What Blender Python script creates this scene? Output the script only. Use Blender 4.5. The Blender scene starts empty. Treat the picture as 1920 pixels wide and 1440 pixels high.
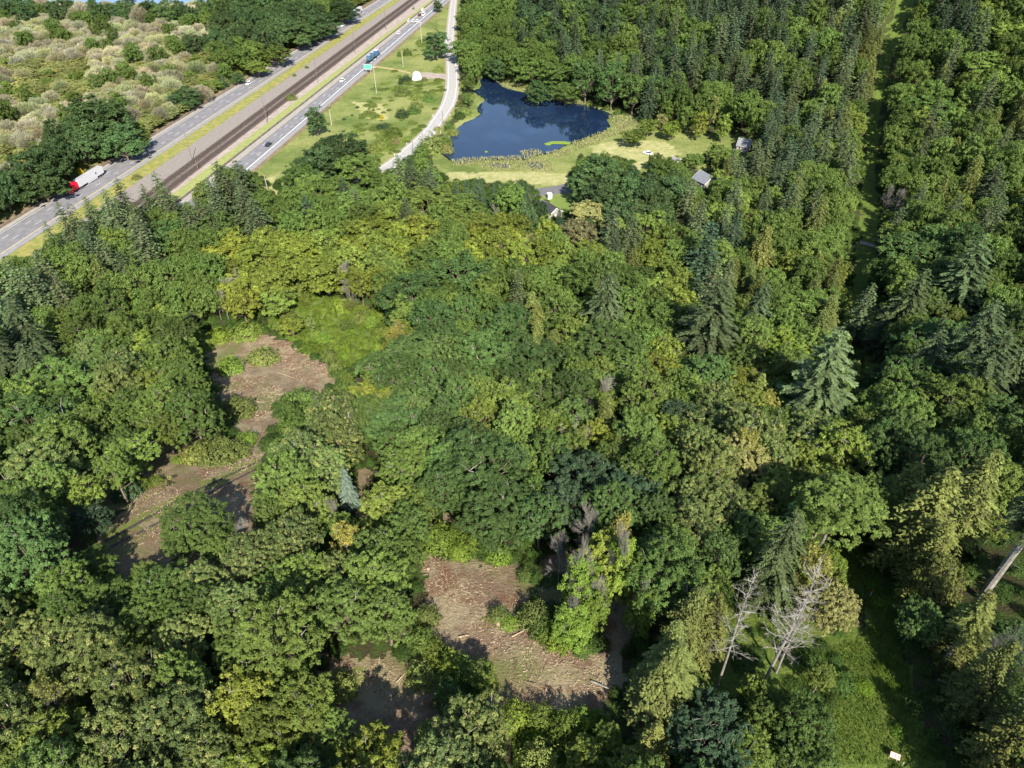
import bpy, math, random
import numpy as np
from mathutils import Vector

SEED = 11
rng = np.random.default_rng(SEED)
random.seed(SEED)
C = bpy.context.scene.collection
SC = bpy.context.scene
R_ = math.radians

# ------------------------------------------------------------------ camera, sky, sun, exposure
CAM_H, PITCH, FOC = 135.0, R_(40.1), 1331.0
cam_d = bpy.data.cameras.new('camera'); cam = bpy.data.objects.new('camera', cam_d); C.objects.link(cam)
cam.location = (0, 0, CAM_H); cam.rotation_euler = (R_(90) - PITCH, 0, 0)
cam_d.sensor_width = 36.0; cam_d.lens = 36.0 * FOC / 1920.0
cam_d.clip_start = 1.0; cam_d.clip_end = 20000
SC.camera = cam
SUN_EL, SUN_AZ = 41.0, 166.0          # azimuth clockwise from +Y
world = bpy.data.worlds.new('World'); SC.world = world; world.use_nodes = True
wn = world.node_tree.nodes; wl = world.node_tree.links
bg = wn['Background']; bg.inputs['Strength'].default_value = 0.088
sky = wn.new('ShaderNodeTexSky'); sky.sky_type = 'NISHITA'; sky.sun_disc = False
sky.sun_elevation = R_(SUN_EL); sky.sun_rotation = R_(SUN_AZ); sky.air_density = 1.0; sky.dust_density = 0.4
wl.new(sky.outputs[0], bg.inputs['Color'])
sd = bpy.data.lights.new('sun', 'SUN'); sun = bpy.data.objects.new('sun', sd); C.objects.link(sun)
sd.energy = 4.6; sd.angle = R_(0.5); sd.color = (1.0, 0.93, 0.79)
_dir = Vector((math.sin(R_(SUN_AZ)) * math.cos(R_(SUN_EL)), math.cos(R_(SUN_AZ)) * math.cos(R_(SUN_EL)), math.sin(R_(SUN_EL))))
sun.rotation_euler = (-_dir).to_track_quat('-Z', 'Y').to_euler(); sun.location = (60, -80, 200)
SC.view_settings.view_transform = 'Standard'; SC.view_settings.look = 'None'
SC.view_settings.exposure = 1.34; SC.view_settings.gamma = 1.0; SC.view_settings.use_curve_mapping = False
SC.cycles.max_bounces = 6; SC.cycles.diffuse_bounces = 3; SC.cycles.transmission_bounces = 3
SC.cycles.glossy_bounces = 3; SC.cycles.use_denoising = True

# ------------------------------------------------------------------ terrain and picking points on it
def sstep(a, b, x):
    t = np.clip((x - a) / (b - a), 0, 1); return t * t * (3 - 2 * t)

def terr(X, Y):
    X = np.asarray(X, float); Y = np.asarray(Y, float)
    z = 34 * (1 - sstep(35, 195, Y))
    d = X - (32 + .42 * Y)                                   # right of the cleared strip the ground climbs
    z = z + .24 * np.maximum(0, np.sqrt(d * d + 60) * .5 + d * .5 - 6) * sstep(20, 60, Y + 40)
    d2 = .61 * X + .794 * Y - 366                            # the wooded slope behind the pond
    h2 = np.sqrt(d2 * d2 + 80) * .5 + d2 * .5
    z = z + np.minimum(.34 * h2, 110) * sstep(-42, 60, X) * (1 - sstep(900, 2500, Y) * .5)
    und = .5 * np.sin(X * .06 + 1.3) * np.cos(Y * .05) + .25 * np.sin(X * .17 + Y * .13)
    flat = sstep(150, 215, Y) * (1 - sstep(5, 40, z))
    return z + und * (1 - flat)

SP, CP = math.sin(PITCH), math.cos(PITCH)
def proj(X, Y, Z):
    X = np.asarray(X, float); Y = np.asarray(Y, float); rz = np.asarray(Z, float) - CAM_H
    dep = Y * CP - rz * SP
    dep = np.where(dep < 1, 1, dep)
    return 960 + FOC * X / dep, 720 - FOC * (Y * SP + rz * CP) / dep, dep

def at(px, py, H=0.0):
    """world point on the terrain (+H) seen at photo pixel px, py"""
    u, v = px - 960, 720 - py
    d = np.array([u, FOC * CP + v * SP, -(FOC * SP - v * CP)])
    z = H + 5.0
    for _ in range(40):
        t = (z - CAM_H) / d[2]
        z += .6 * (float(terr(t * d[0], t * d[1])) + H - z)
    t = (z - CAM_H) / d[2]
    return Vector((t * d[0], t * d[1], z - H))

def inpoly(px, py, poly):
    px = np.asarray(px, float); py = np.asarray(py, float); r = np.zeros(px.shape, bool)
    n = len(poly)
    for i in range(n):
        x1, y1 = poly[i]; x2, y2 = poly[(i + 1) % n]
        if y1 == y2: continue
        c = ((y1 > py) != (y2 > py)) & (px < (x2 - x1) * (py - y1) / (y2 - y1) + x1)
        r ^= c
    return r

# ------------------------------------------------------------------ materials
def mat(name, col, rough=.8, spec=.3, metal=0.0):
    m = bpy.data.materials.new(name); m.use_nodes = True
    p = m.node_tree.nodes['Principled BSDF']
    p.inputs['Base Color'].default_value = (*col, 1); p.inputs['Roughness'].default_value = rough
    p.inputs['Specular IOR Level'].default_value = spec; p.inputs['Metallic'].default_value = metal
    return m
def N(m, t, **kw):
    n = m.node_tree.nodes.new(t)
    for k, v in kw.items(): setattr(n, k, v)
    return n
def L(m, a, b): m.node_tree.links.new(a, b)
def noise(m, scale, detail=4, rough=.6, coord=None, vec=None):
    n = N(m, 'ShaderNodeTexNoise'); n.inputs['Scale'].default_value = scale
    n.inputs['Detail'].default_value = detail; n.inputs['Roughness'].default_value = rough
    if vec is None:
        tc = N(m, 'ShaderNodeTexCoord'); vec = tc.outputs[coord or 'Object']
    L(m, vec, n.inputs['Vector']); return n.outputs['Fac']
def mix(m, fac, a, b, mode='MIX'):
    n = N(m, 'ShaderNodeMix', data_type='RGBA', blend_type=mode)
    for s, v in ((n.inputs[0], fac), (n.inputs[6], a), (n.inputs[7], b)):
        if isinstance(v, (int, float)): s.default_value = v
        elif isinstance(v, tuple): s.default_value = (*v, 1) if len(v) == 3 else v
        else: L(m, v, s)
    return n.outputs[2]
def mth(m, op, a, b=0.0, c=None, clamp=False):
    n = N(m, 'ShaderNodeMath', operation=op, use_clamp=clamp)
    for i, v in enumerate((a, b) if c is None else (a, b, c)):
        if isinstance(v, (int, float)): n.inputs[i].default_value = v
        else: L(m, v, n.inputs[i])
    return n.outputs[0]
def mapr(m, v, a, b, c=0.0, d=1.0):
    n = N(m, 'ShaderNodeMapRange'); L(m, v, n.inputs[0])
    for i, x in enumerate((a, b, c, d)): n.inputs[i + 1].default_value = x
    return n.outputs[0]
def mottled(name, c1, c2, scale, rough=.9, spec=.2, detail=5, bump=0.0, lo=.35, hi=.65):
    m = mat(name, c1, rough, spec); p = m.node_tree.nodes['Principled BSDF']
    f = mapr(m, noise(m, scale, detail), lo, hi)
    L(m, mix(m, f, c1, c2), p.inputs['Base Color'])
    if bump:
        b = N(m, 'ShaderNodeBump'); b.inputs['Strength'].default_value = bump; b.inputs['Distance'].default_value = .1
        L(m, noise(m, scale * 4, 3), b.inputs['Height']); L(m, b.outputs[0], p.inputs['Normal'])
    return m

def foliage(name, transl, keycol, rough=.5, spec=.35, spread=.5):
    """leaf colour comes from the plant (object colour); 'tone' and 'pick' vary from cluster to cluster"""
    m = bpy.data.materials.new(name); m.use_nodes = True; nt = m.node_tree
    p = nt.nodes['Principled BSDF']; out = nt.nodes['Material Output']
    oi = N(m, 'ShaderNodeObjectInfo'); tn = N(m, 'ShaderNodeAttribute'); tn.attribute_name = 'tone'
    pk = N(m, 'ShaderNodeAttribute'); pk.attribute_name = 'pick'
    val = mapr(m, tn.outputs['Fac'], 0, 1, 1 - spread, 1 + spread)
    hs = N(m, 'ShaderNodeHueSaturation'); L(m, oi.outputs['Color'], hs.inputs['Color'])
    L(m, mapr(m, oi.outputs['Random'], 0, 1, .484, .504), hs.inputs['Hue'])
    L(m, mth(m, 'MULTIPLY', val, mapr(m, mth(m, 'FRACT', mth(m, 'MULTIPLY', oi.outputs['Random'], 17.0)), 0, 1, .70, 1.30)), hs.inputs['Value'])
    key = mth(m, 'GREATER_THAN', pk.outputs['Fac'], oi.outputs['Alpha'])
    col = mix(m, mth(m, 'MULTIPLY', key, .75), hs.outputs[0], keycol)
    L(m, col, p.inputs['Base Color']); p.inputs['Roughness'].default_value = rough
    p.inputs['Specular IOR Level'].default_value = spec
    tr = N(m, 'ShaderNodeBsdfTranslucent'); L(m, mix(m, .35, col, (.35, .5, .04)), tr.inputs['Color'])
    ms = N(m, 'ShaderNodeMixShader'); ms.inputs[0].default_value = transl
    L(m, p.outputs[0], ms.inputs[1]); L(m, tr.outputs[0], ms.inputs[2]); L(m, ms.outputs[0], out.inputs['Surface'])
    return m
M_LEAF = foliage('leaf', .18, (.27, .27, .085), rough=.6, spec=.15, spread=.5)
M_NEED = foliage('needle', .08, (.15, .10, .05), rough=.7, spec=.12, spread=.5)
M_TWIG = foliage('pale_twig', .1, (.16, .18, .04), rough=.9, spec=.1, spread=.3)
M_BARK = mottled('bark', (.10, .075, .055), (.2, .17, .14), 1.5, .95, .1)
M_PALEBARK = mottled('pale_bark', (.13, .12, .105), (.26, .245, .22), 1.2, .9, .15)

# ------------------------------------------------------------------ mesh helpers
def tag(o, label=None, cat=None, group=None, kind=None):
    if label: o['label'] = label
    if cat: o['category'] = cat
    if group: o['group'] = group
    if kind: o['kind'] = kind
    return o
def empty(name, loc=(0, 0, 0), rz=0.0, sc=None):
    o = bpy.data.objects.new(name, None); C.objects.link(o); o.location = loc; o.rotation_euler = (0, 0, rz)
    o.empty_display_size = .5
    if sc: o.scale = sc
    return o
def np_mesh(name, V, Q, mats, attrs=None, tri=False):
    """bulk mesh: V (n,3), Q (m,4) or (m,3)"""
    me = bpy.data.meshes.new(name); k = Q.shape[1]
    me.vertices.add(len(V)); me.vertices.foreach_set('co', V.astype(np.float32).ravel())
    me.loops.add(Q.size); me.loops.foreach_set('vertex_index', Q.astype(np.int32).ravel())
    me.polygons.add(len(Q)); me.polygons.foreach_set('loop_start', np.arange(0, Q.size, k, dtype=np.int32))
    for a, arr in (attrs or {}).items():
        at_ = me.attributes.new(a, 'FLOAT', 'POINT'); at_.data.foreach_set('value', arr.astype(np.float32))
    for m in mats: me.materials.append(m)
    me.update(calc_edges=True); return me

class MB:
    def __init__(s): s.v = []; s.f = []; s.mi = []
    def quad(s, a, b, c, d, mi=0):
        n = len(s.v); s.v += [a, b, c, d]; s.f.append((n, n + 1, n + 2, n + 3)); s.mi.append(mi)
    def box(s, x0, x1, y0, y1, z0, z1, mi=0, taper=(1, 1), sh=(0, 0)):
        n = len(s.v); cx, cy = (x0 + x1) / 2, (y0 + y1) / 2
        for z, k in ((z0, (1, 1)), (z1, taper)):
            dx, dy = (0, 0) if z == z0 else sh
            for x, y in ((x0, y0), (x1, y0), (x1, y1), (x0, y1)):
                s.v.append((cx + (x - cx) * k[0] + dx, cy + (y - cy) * k[1] + dy, z))
        for f in ((0, 3, 2, 1), (4, 5, 6, 7), (0, 1, 5, 4), (1, 2, 6, 5), (2, 3, 7, 6), (3, 0, 4, 7)):
            s.f.append(tuple(n + i for i in f)); s.mi.append(mi)
    def poly(s, pts, z0, z1, mi=0):
        """prism"""
        n = len(s.v); k = len(pts)
        s.v += [(x, y, z0) for x, y in pts] + [(x, y, z1) for x, y in pts]
        s.f.append(tuple(n + i for i in range(k - 1, -1, -1))); s.mi.append(mi)
        s.f.append(tuple(n + k + i for i in range(k))); s.mi.append(mi)
        for i in range(k):
            j = (i + 1) % k; s.f.append((n + i, n + j, n + k + j, n + k + i)); s.mi.append(mi)
    def tube(s, pts, rad, sides=5, mi=0, cap=True):
        pts = [Vector(p) for p in pts]; rings = []
        for i, p in enumerate(pts):
            d = (pts[min(i + 1, len(pts) - 1)] - pts[max(i - 1, 0)])
            if d.length < 1e-6: d = Vector((0, 0, 1))
            d.normalize(); a = d.orthogonal().normalized(); b = d.cross(a); r = rad[i] if hasattr(rad, '__len__') else rad
            n = len(s.v); rings.append(n)
            for k in range(sides):
                t = 2 * math.pi * k / sides; s.v.append(tuple(p + a * (r * math.cos(t)) + b * (r * math.sin(t))))
        for i in range(len(rings) - 1):
            for k in range(sides):
                j = (k + 1) % sides
                s.f.append((rings[i] + k, rings[i] + j, rings[i + 1] + j, rings[i + 1] + k)); s.mi.append(mi)
        if cap:
            s.f.append(tuple(rings[-1] + k for k in range(sides))); s.mi.append(mi)
    def mesh(s, name, mats):
        me = bpy.data.meshes.new(name); me.from_pydata([tuple(v) for v in s.v], [], s.f)
        for m in (mats if isinstance(mats, (list, tuple)) else [mats]): me.materials.append(m)
        if any(s.mi): me.polygons.foreach_set('material_index', s.mi)
        me.update(); return me
    def build(s, name, mats, parent=None):
        o = bpy.data.objects.new(name, s.mesh(name, mats)); C.objects.link(o); o.parent = parent; return o

# ------------------------------------------------------------------ photo regions kept free of crowns (photo pixels)
KERB_W = [(0, 428), (130, 353), (185, 320), (325, 234), (480, 135), (617, 53), (712, -8)]
OPEN = {
 'highway': [(-60, 462), (0, 424), (130, 350), (185, 316), (325, 230), (480, 131), (617, 50), (712, -12), (850, -12), (805, 30), (700, 126), (605, 211), (500, 300), (470, 325), (440, 300), (400, 315), (340, 372), (260, 372), (215, 372), (150, 400), (100, 440), (40, 470), (-60, 490)],
 'meadow': [(480, 320), (605, 212), (805, 30), (848, -12), (868, -12), (858, 60), (858, 110), (866, 170), (842, 235), (800, 275), (762, 296), (735, 318), (685, 350), (655, 330), (560, 330), (500, 345)],
 'pond': [(900, 148), (945, 152), (975, 160), (1030, 170), (1100, 190), (1170, 215), (1235, 232), (1330, 250), (1410, 255), (1425, 272), (1330, 290), (1250, 300), (1195, 335), (1185, 300), (1150, 288), (1110, 288), (1080, 300), (1066, 345), (1075, 370), (1105, 388), (1045, 402), (1015, 372), (998, 345), (840, 338), (812, 310), (812, 285), (828, 255), (860, 225), (890, 190), (886, 170)],
 'clearing': [(383, 640), (430, 634), (495, 626), (550, 645), (600, 680), (626, 692), (630, 722), (600, 738), (540, 745), (520, 765), (522, 800), (492, 828), (500, 850), (480, 872), (430, 902), (330, 950), (200, 1024), (190, 1005), (232, 955), (255, 928), (330, 905), (330, 870), (350, 862), (430, 842), (440, 800), (408, 735), (388, 690)],
 'ruts': [(196, 1020), (330, 950), (470, 870), (478, 990), (410, 1000), (400, 975), (340, 1010), (330, 1055), (215, 1060)],
 'patch': [(664, 876), (698, 880), (700, 905), (690, 950), (702, 985), (688, 1002), (668, 985)],
 'lower': [(792, 1042), (870, 1050), (955, 1062), (985, 1042), (1003, 1085), (985, 1120), (962, 1150), (1005, 1195), (1060, 1222), (1095, 1216), (1165, 1212), (1170, 1265), (1125, 1335), (960, 1345), (900, 1330), (880, 1290), (840, 1230), (782, 1172), (800, 1120)],
 'lowleft': [(655, 1265), (740, 1212), (800, 1290), (835, 1335), (760, 1400), (690, 1370)],
 'strip': [(1690, -20), (1720, -20), (1672, 110), (1650, 200), (1648, 260), (1642, 330), (1650, 400), (1648, 470), (1640, 560), (1632, 650), (1640, 700), (1628, 715), (1600, 650), (1570, 612), (1590, 575), (1600, 480), (1612, 420), (1616, 350), (1622, 270), (1632, 200), (1652, 100)],
 'striplow': [(1572, 1012), (1625, 1030), (1660, 1060), (1690, 1140), (1700, 1220), (1712, 1320), (1745, 1400), (1790, 1460), (1600, 1460), (1600, 1370), (1595, 1300), (1592, 1215), (1640, 1170), (1590, 1090), (1560, 1060)],
 'snag': [(1338, 1290), (1345, 1200), (1385, 1060), (1470, 1055), (1470, 1110), (1400, 1200), (1372, 1290)],
 'snag2': [(1425, 1285), (1445, 1190), (1500, 1090), (1570, 1080), (1545, 1190), (1480, 1285)],
 'trunk': [(1826, 1128), (1880, 1020), (1905, 975), (1925, 975), (1925, 1020), (1850, 1135)],
 'trunk2': [(1512, 1066), (1545, 985), (1572, 985), (1540, 1066)],
 'roofs': [(1300, 316), (1316, 314), (1340, 329), (1322, 346), (1300, 338)],
 'roof2': [(966, 472), (1006, 480), (1002, 492), (968, 486)],
 'roof3': [(856, 386), (882, 384), (884, 402), (858, 404)],
 'bottom': [(960, 1345), (1130, 1340), (1170, 1380), (1150, 1460), (960, 1460)],
}
BRUSH = [(500, 605), (560, 540), (640, 560), (720, 590), (735, 625), (660, 690), (628, 690), (560, 645)]
NOTREE = list(OPEN.values()) + [BRUSH]

# ------------------------------------------------------------------ leaf builders
def frames(Nrm):
    a = np.where(np.abs(Nrm[:, 2:3]) < .9, np.array([[0, 0, 1.]]), np.array([[1., 0, 0]]))
    u = np.cross(Nrm, a); u /= np.linalg.norm(u, axis=1, keepdims=True); return u, np.cross(Nrm, u)
def nrm(a): return a / np.maximum(np.linalg.norm(a, axis=1, keepdims=True), 1e-9)

def leaf_clusters(Cn, Nn, k, Lf, Wf, r, up=(-.5, .35), scat=.25):
    """k diamond leaves radiating from every cluster centre"""
    n = len(Cn); u, v = frames(Nn)
    a = r.uniform(0, 2 * np.pi, (n, k)) + np.arange(k) * 2 * np.pi / k
    e = r.uniform(up[0], up[1], (n, k))
    T = np.cos(a)[..., None] * u[:, None] + np.sin(a)[..., None] * v[:, None]
    D = (T * np.cos(e)[..., None] + Nn[:, None] * np.sin(e)[..., None]).reshape(-1, 3)
    NN = np.repeat(Nn, k, 0); CC = np.repeat(Cn, k, 0) + r.normal(0, scat * Lf, (n * k, 3))
    ln = Lf * r.uniform(.7, 1.25, (n * k, 1)); S = nrm(np.cross(D, NN + r.normal(0, .35, NN.shape)))
    w = Wf * r.uniform(.7, 1.2, (n * k, 1))
    base = CC; mid = CC + D * ln * .5 + NN * .06 * Lf; tip = CC + D * ln - np.array([[0, 0, .18]]) * ln
    V = np.stack([base, mid + S * w, tip, mid - S * w], 1).reshape(-1, 3)
    Q = np.arange(len(V)).reshape(-1, 4)
    tone = np.repeat(np.clip(np.repeat(r.uniform(0, 1, n), k) + r.normal(0, .15, n * k), 0, 1), 4)
    pick = np.repeat(np.repeat(r.uniform(0, 1, n), k), 4)
    return V, Q, tone, pick

def crown_lobes(Rn, Hn, z0, nl, lr, r, shape='round'):
    zc = (z0 + Hn) / 2; hz = (Hn - z0) / 2; Cs = []; Rs = []
    for i in range(nl):
        t = (i + .5) / nl; ph = i * 2.39996 + r.uniform(-.5, .5)
        cz = 1 - 1.75 * t                                   # from the top down
        rr = math.sqrt(max(0, 1 - cz * cz))
        if shape == 'column': rr = .8 + .2 * rr; rr *= (1 if cz < .6 else .5)
        q = r.uniform(.45, .88)
        lrad = lr * r.uniform(.65, 1.25)
        Cs.append((rr * math.cos(ph) * q * Rn * r.uniform(.85, 1.1), rr * math.sin(ph) * q * Rn * r.uniform(.85, 1.1), zc + cz * hz * (q + .02) + r.uniform(-.05, .05) * hz))
        Rs.append(lrad)
    return np.array(Cs), np.array(Rs)

def broadleaf(name, Rn, Hn, z0, nl, lr, nsub, ncc, k, Lf, Wf, seed, shape='round', twigs=True, flat=.8, sub=.75):
    """crown = limbs' lobes -> leafy boughs standing clear of each other -> leaf clusters -> leaves"""
    r = np.random.default_rng(seed); Cs, Rs = crown_lobes(Rn, Hn, z0, nl, lr, r, shape)
    P = []; Nn = []; w = Rs ** 2 / np.sum(Rs ** 2); B = []
    for i in range(len(Cs)):
        m = int(nsub * w[i] * 1.5) + 2
        d = nrm(r.normal(0, 1, (m, 3))); d[:, 2] = np.where(d[:, 2] < -.3, -d[:, 2], d[:, 2])
        p = Cs[i] + d * (Rs[i] * r.uniform(.72, 1.22, m))[:, None] * np.array([1, 1, flat])
        ok = np.ones(m, bool)
        for j in range(len(Cs)):
            if j != i:
                q = (p - Cs[j]) / np.array([1, 1, flat]); ok &= np.sum(q * q, 1) > (Rs[j] * .72) ** 2
        ok |= r.random(m) < .1
        for a, b_ in zip(p[ok], d[ok]): B.append((a, b_))
    idx = r.permutation(len(B))[:nsub]
    for i in idx:
        a, d = B[i]; ax = nrm((d * .8 + [0, 0, .7] + r.normal(0, .25, 3))[None])[0]; sr = sub * r.uniform(.55, 1.35)
        n = max(5, int(ncc * (sr / sub) ** 2 * r.uniform(.8, 1.2)))
        e = nrm(r.normal(0, 1, (n, 3))); e += ax * .55; e = nrm(e)
        q = a + e * sr * r.uniform(.5, 1.05, (n, 1)) * .85 + ax * (r.uniform(-.6, 1.0, (n, 1)) * sr * .6)
        P.append(q); Nn.append(nrm(e * .6 + ax * .6 + np.array([0, 0, .35]) + r.normal(0, .25, (n, 3))))
    lens = [len(q) for q in P]; bt = np.concatenate([np.full(n, t) for n, t in zip(lens, r.uniform(0, 1, len(lens)))])
    bp = np.concatenate([np.full(n, t) for n, t in zip(lens, r.uniform(0, 1, len(lens)))])
    P = np.concatenate(P); Nn = np.concatenate(Nn)
    V, Q, tone, pick = leaf_clusters(P, Nn, k, Lf, Wf, r)
    tone = np.clip(tone * .55 + np.repeat(bt, 4 * k) * .45, 0, 1); pick = np.clip(pick * .5 + np.repeat(bp, 4 * k) * .5, 0, 1)
    crown = np_mesh(name + '_crown', V, Q, [M_LEAF], {'tone': tone, 'pick': pick})
    b = MB(); top = Vector((r.normal(0, .3), r.normal(0, .3), z0 + (Hn - z0) * .35))
    tr = .035 * Hn * .5
    b.tube([(0, 0, -.6), (0, 0, .6), (top.x * .5, top.y * .5, z0 * .6), top, (top.x, top.y, Hn * .85)], [tr * 1.5, tr * 1.1, tr * .9, tr * .6, .04], 6)
    for i in range(len(Cs)):
        c = Vector(Cs[i]); st = Vector((0, 0, min(c.z * .75, z0 + (c.z - z0) * .25) + .3)); md = st.lerp(c, .55) - Vector((0, 0, .06 * Hn * .3))
        b.tube([st, md, c], [tr * .4, tr * .25, .05], 4, cap=False)
        if twigs and i % 3 == 0:
            for _ in range(3):
                d = Vector(nrm(r.normal(0, 1, (1, 3)) + np.array([[0, 0, .9]]))[0]) * Rs[i] * r.uniform(1.0, 1.35)
                b.tube([c, c + d * .5 + Vector((0, 0, .1)), c + d], [.06, .045, .02], 3, 1, False)
    return {'parts': [('trunk', b.mesh(name + '_trunk', [M_BARK, M_PALEBARK])), ('crown', crown)], 'R': Rn, 'H': Hn, 'cz': .62}

def conifer(name, Rn, Hn, seed, dz=.62, nb=6, sp=.42, droop=.35, hang=True, powr=.85, z0f=.14, wid=.17, thin=0.0, latk=.28):
    r = np.random.default_rng(seed); V = []; T = []; Pk = []
    def diamonds(base, d, ln, wd, tone, nup=None):
        S = nrm(np.cross(d, np.array([[0, 0, 1.]]) + (r.normal(0, .3, d.shape) if nup is None else nup)))
        mid = base + d * ln * .45
        V.append(np.stack([base, mid + S * wd, base + d * ln, mid - S * wd], 1).reshape(-1, 3)); T.append(np.repeat(tone, 4))
        Pk.append(np.repeat(r.uniform(0, 1, len(base)), 4))
    z = Hn * z0f; b = MB()
    while z < Hn * .985:
        f = z / Hn; Lb0 = Rn * (1 - f) ** powr + .45
        n = max(3, int(nb * (1 if f < .85 else .7)))
        a0 = r.uniform(0, 6.28)
        for i in range(n):
            if r.random() < thin: continue
            Lb = Lb0 * r.uniform(.62, 1.12) * (1 if f > .25 else r.uniform(.6, 1)); a = a0 + 6.283 * i / n + r.normal(0, .2)
            zz = z + r.uniform(-.25, .25); h = np.array([math.cos(a), math.sin(a), 0]); side = np.array([-math.sin(a), math.cos(a), 0])
            m = max(3, int(Lb / sp)); s = (np.arange(m) + r.uniform(.2, .8)) / m
            up = .10 + .5 * max(0, f - .6)
            def path(s): return np.outer(s * Lb, h) + np.outer((up * s - (droop + up * .6) * s * s) * Lb, [0, 0, 1]) + np.array([0, 0, zz])
            B = path(s); tone_b = r.uniform(.15, .85)
            lat = Lb * latk * (1 - .7 * s) + .25
            for sg in (-1, 1):
                d = nrm(h * .75 + sg * side * .8 + np.array([0, 0, -.22]) + r.normal(0, .12, (m, 3)))
                l = (lat * r.uniform(.75, 1.2, m))[:, None]
                diamonds(B, d, l, np.minimum(wid, .3 * l), np.clip(tone_b + r.normal(0, .15, m) + .2 * (s - .5), 0, 1))
                if hang:
                    for q in ((.45,) if latk < .26 else (.3, .62)):
                        bb = B + d * l * q
                        d2 = nrm(h * .7 + sg * side * (1.1 - q) + np.array([0, 0, -.75]) + r.normal(0, .25, (m, 3)))
                        diamonds(bb, d2, np.maximum(.3, l * .45) * r.uniform(.7, 1.2, (m, 1)), np.minimum(wid * .75, .22 * l), np.clip(tone_b - .1 + r.normal(0, .2, m), 0, 1))
            tp = path(np.array([.85, 1.0])); dd = nrm((tp[1] - tp[0])[None])
            diamonds(tp[:1], dd, np.array([[.5 + .06 * Lb]]), wid, np.array([min(1, tone_b + .25)]))
            if Lb > 2.2: b.tube([(0, 0, zz), tuple(path(np.array([.5]))[0] - [0, 0, .04]), tuple(path(np.array([.92]))[0] - [0, 0, .05])], [.07, .045, .015], 3, 0, False)
        z += dz * r.uniform(.75, 1.25) * (1 if f < .8 else .7)
    d = nrm(np.concatenate([r.normal(0, .25, (6, 2)), np.ones((6, 1))], 1))
    diamonds(np.repeat([[0, 0, Hn * .965]], 6, 0), d, np.full((6, 1), Hn * .035), .1, np.full(6, .8), nup=np.array([[1., .3, 0]]))
    V = np.concatenate(V); tone = np.concatenate(T); pick = np.concatenate(Pk)
    crown = np_mesh(name + '_crown', V, np.arange(len(V)).reshape(-1, 4), [M_NEED], {'tone': tone, 'pick': pick})
    tr = Hn * .011 + .08
    b.tube([(0, 0, -.8), (0, 0, Hn * .3), (0, 0, Hn * .7), (0, 0, Hn)], [tr * 1.25, tr, tr * .5, .02], 7)
    return {'parts': [('trunk', b.mesh(name + '_trunk', [M_BARK])), ('crown', crown)], 'R': Rn, 'H': Hn, 'cz': .45}

def bare(name, Rn, Hn, seed, depth=5, spread=.6, trunk_f=.35, leafy=0, thick=1.0):
    """leafless tree: recursive limbs and fine twigs"""
    r = random.Random(seed); b = MB(); tips = []
    def grow(p, d, ln, rad, lev):
        q = p + d * ln * .5 + Vector((r.uniform(-1, 1), r.uniform(-1, 1), r.uniform(-1, 1))) * ln * .06; e = p + d * ln
        b.tube([p, q, e], [rad, rad * .82, rad * .62], 5 if lev < 2 else 3, 0, False)
        if lev >= depth: tips.append(e); return
        n = 3 if lev < depth - 1 else 4
        for i in range(n):
            s = r.uniform(.45, 1.0); a = r.uniform(0, 6.28); o = d.orthogonal().normalized(); o2 = d.cross(o)
            k = r.uniform(.4, 1) * spread
            nd = (d + (o * math.cos(a) + o2 * math.sin(a)) * k + Vector((0, 0, .12))).normalized()
            grow(p.lerp(e, s), nd, ln * r.uniform(.58, .82), rad * .55, lev + 1)
        nd = (d + Vector((r.uniform(-.2, .2), r.uniform(-.2, .2), .1))).normalized(); grow(e, nd, ln * .7, rad * .62, lev + 1)
    tr = .011 * Hn * thick
    t0 = Hn * trunk_f; b.tube([(0, 0, -.6), (0, 0, .5), (0, 0, t0)], [tr * 1.4, tr * 1.05, tr], 7, 0, False)
    grow(Vector((0, 0, t0)), Vector((0, 0, 1)), Hn * .24, tr, 0)
    for i in range(3):
        a = i * 2.1 + r.uniform(0, 1); grow(Vector((0, 0, t0 * r.uniform(.75, 1))), Vector((math.cos(a) * .8, math.sin(a) * .8, .8)).normalized(), Hn * .17, tr * .55, 1)
    me = b.mesh(name + '_trunk', [M_PALEBARK])
    co = np.empty(len(me.vertices) * 3, np.float32); me.vertices.foreach_get('co', co); co = co.reshape(-1, 3)
    rr = np.percentile(np.hypot(co[:, 0], co[:, 1]), 98); co[:, :2] *= Rn / rr; up = co[:, 2] > t0
    zt = co[:, 2].max(); co[up, 2] = t0 + (co[up, 2] - t0) * (Hn - t0) / (zt - t0); me.vertices.foreach_set('co', co.ravel()); me.update()
    parts = [('trunk', me)]
    if leafy:
        g = np.random.default_rng(seed); T = np.array([[*t] for t in tips]); T[:, :2] *= Rn / rr; T[:, 2] = t0 + (T[:, 2] - t0) * (Hn - t0) / (zt - t0)
        T = T[g.integers(0, len(T), leafy)] + g.normal(0, .25, (leafy, 3))
        V, Q, tone, pick = leaf_clusters(T, nrm(g.normal(0, .5, T.shape) + [0, 0, 1.]), 5, .32, .1, g)
        parts.append(('crown', np_mesh(name + '_crown', V, Q, [M_LEAF], {'tone': tone, 'pick': pick})))
    return {'parts': parts, 'R': Rn, 'H': Hn, 'cz': .65}

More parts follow.
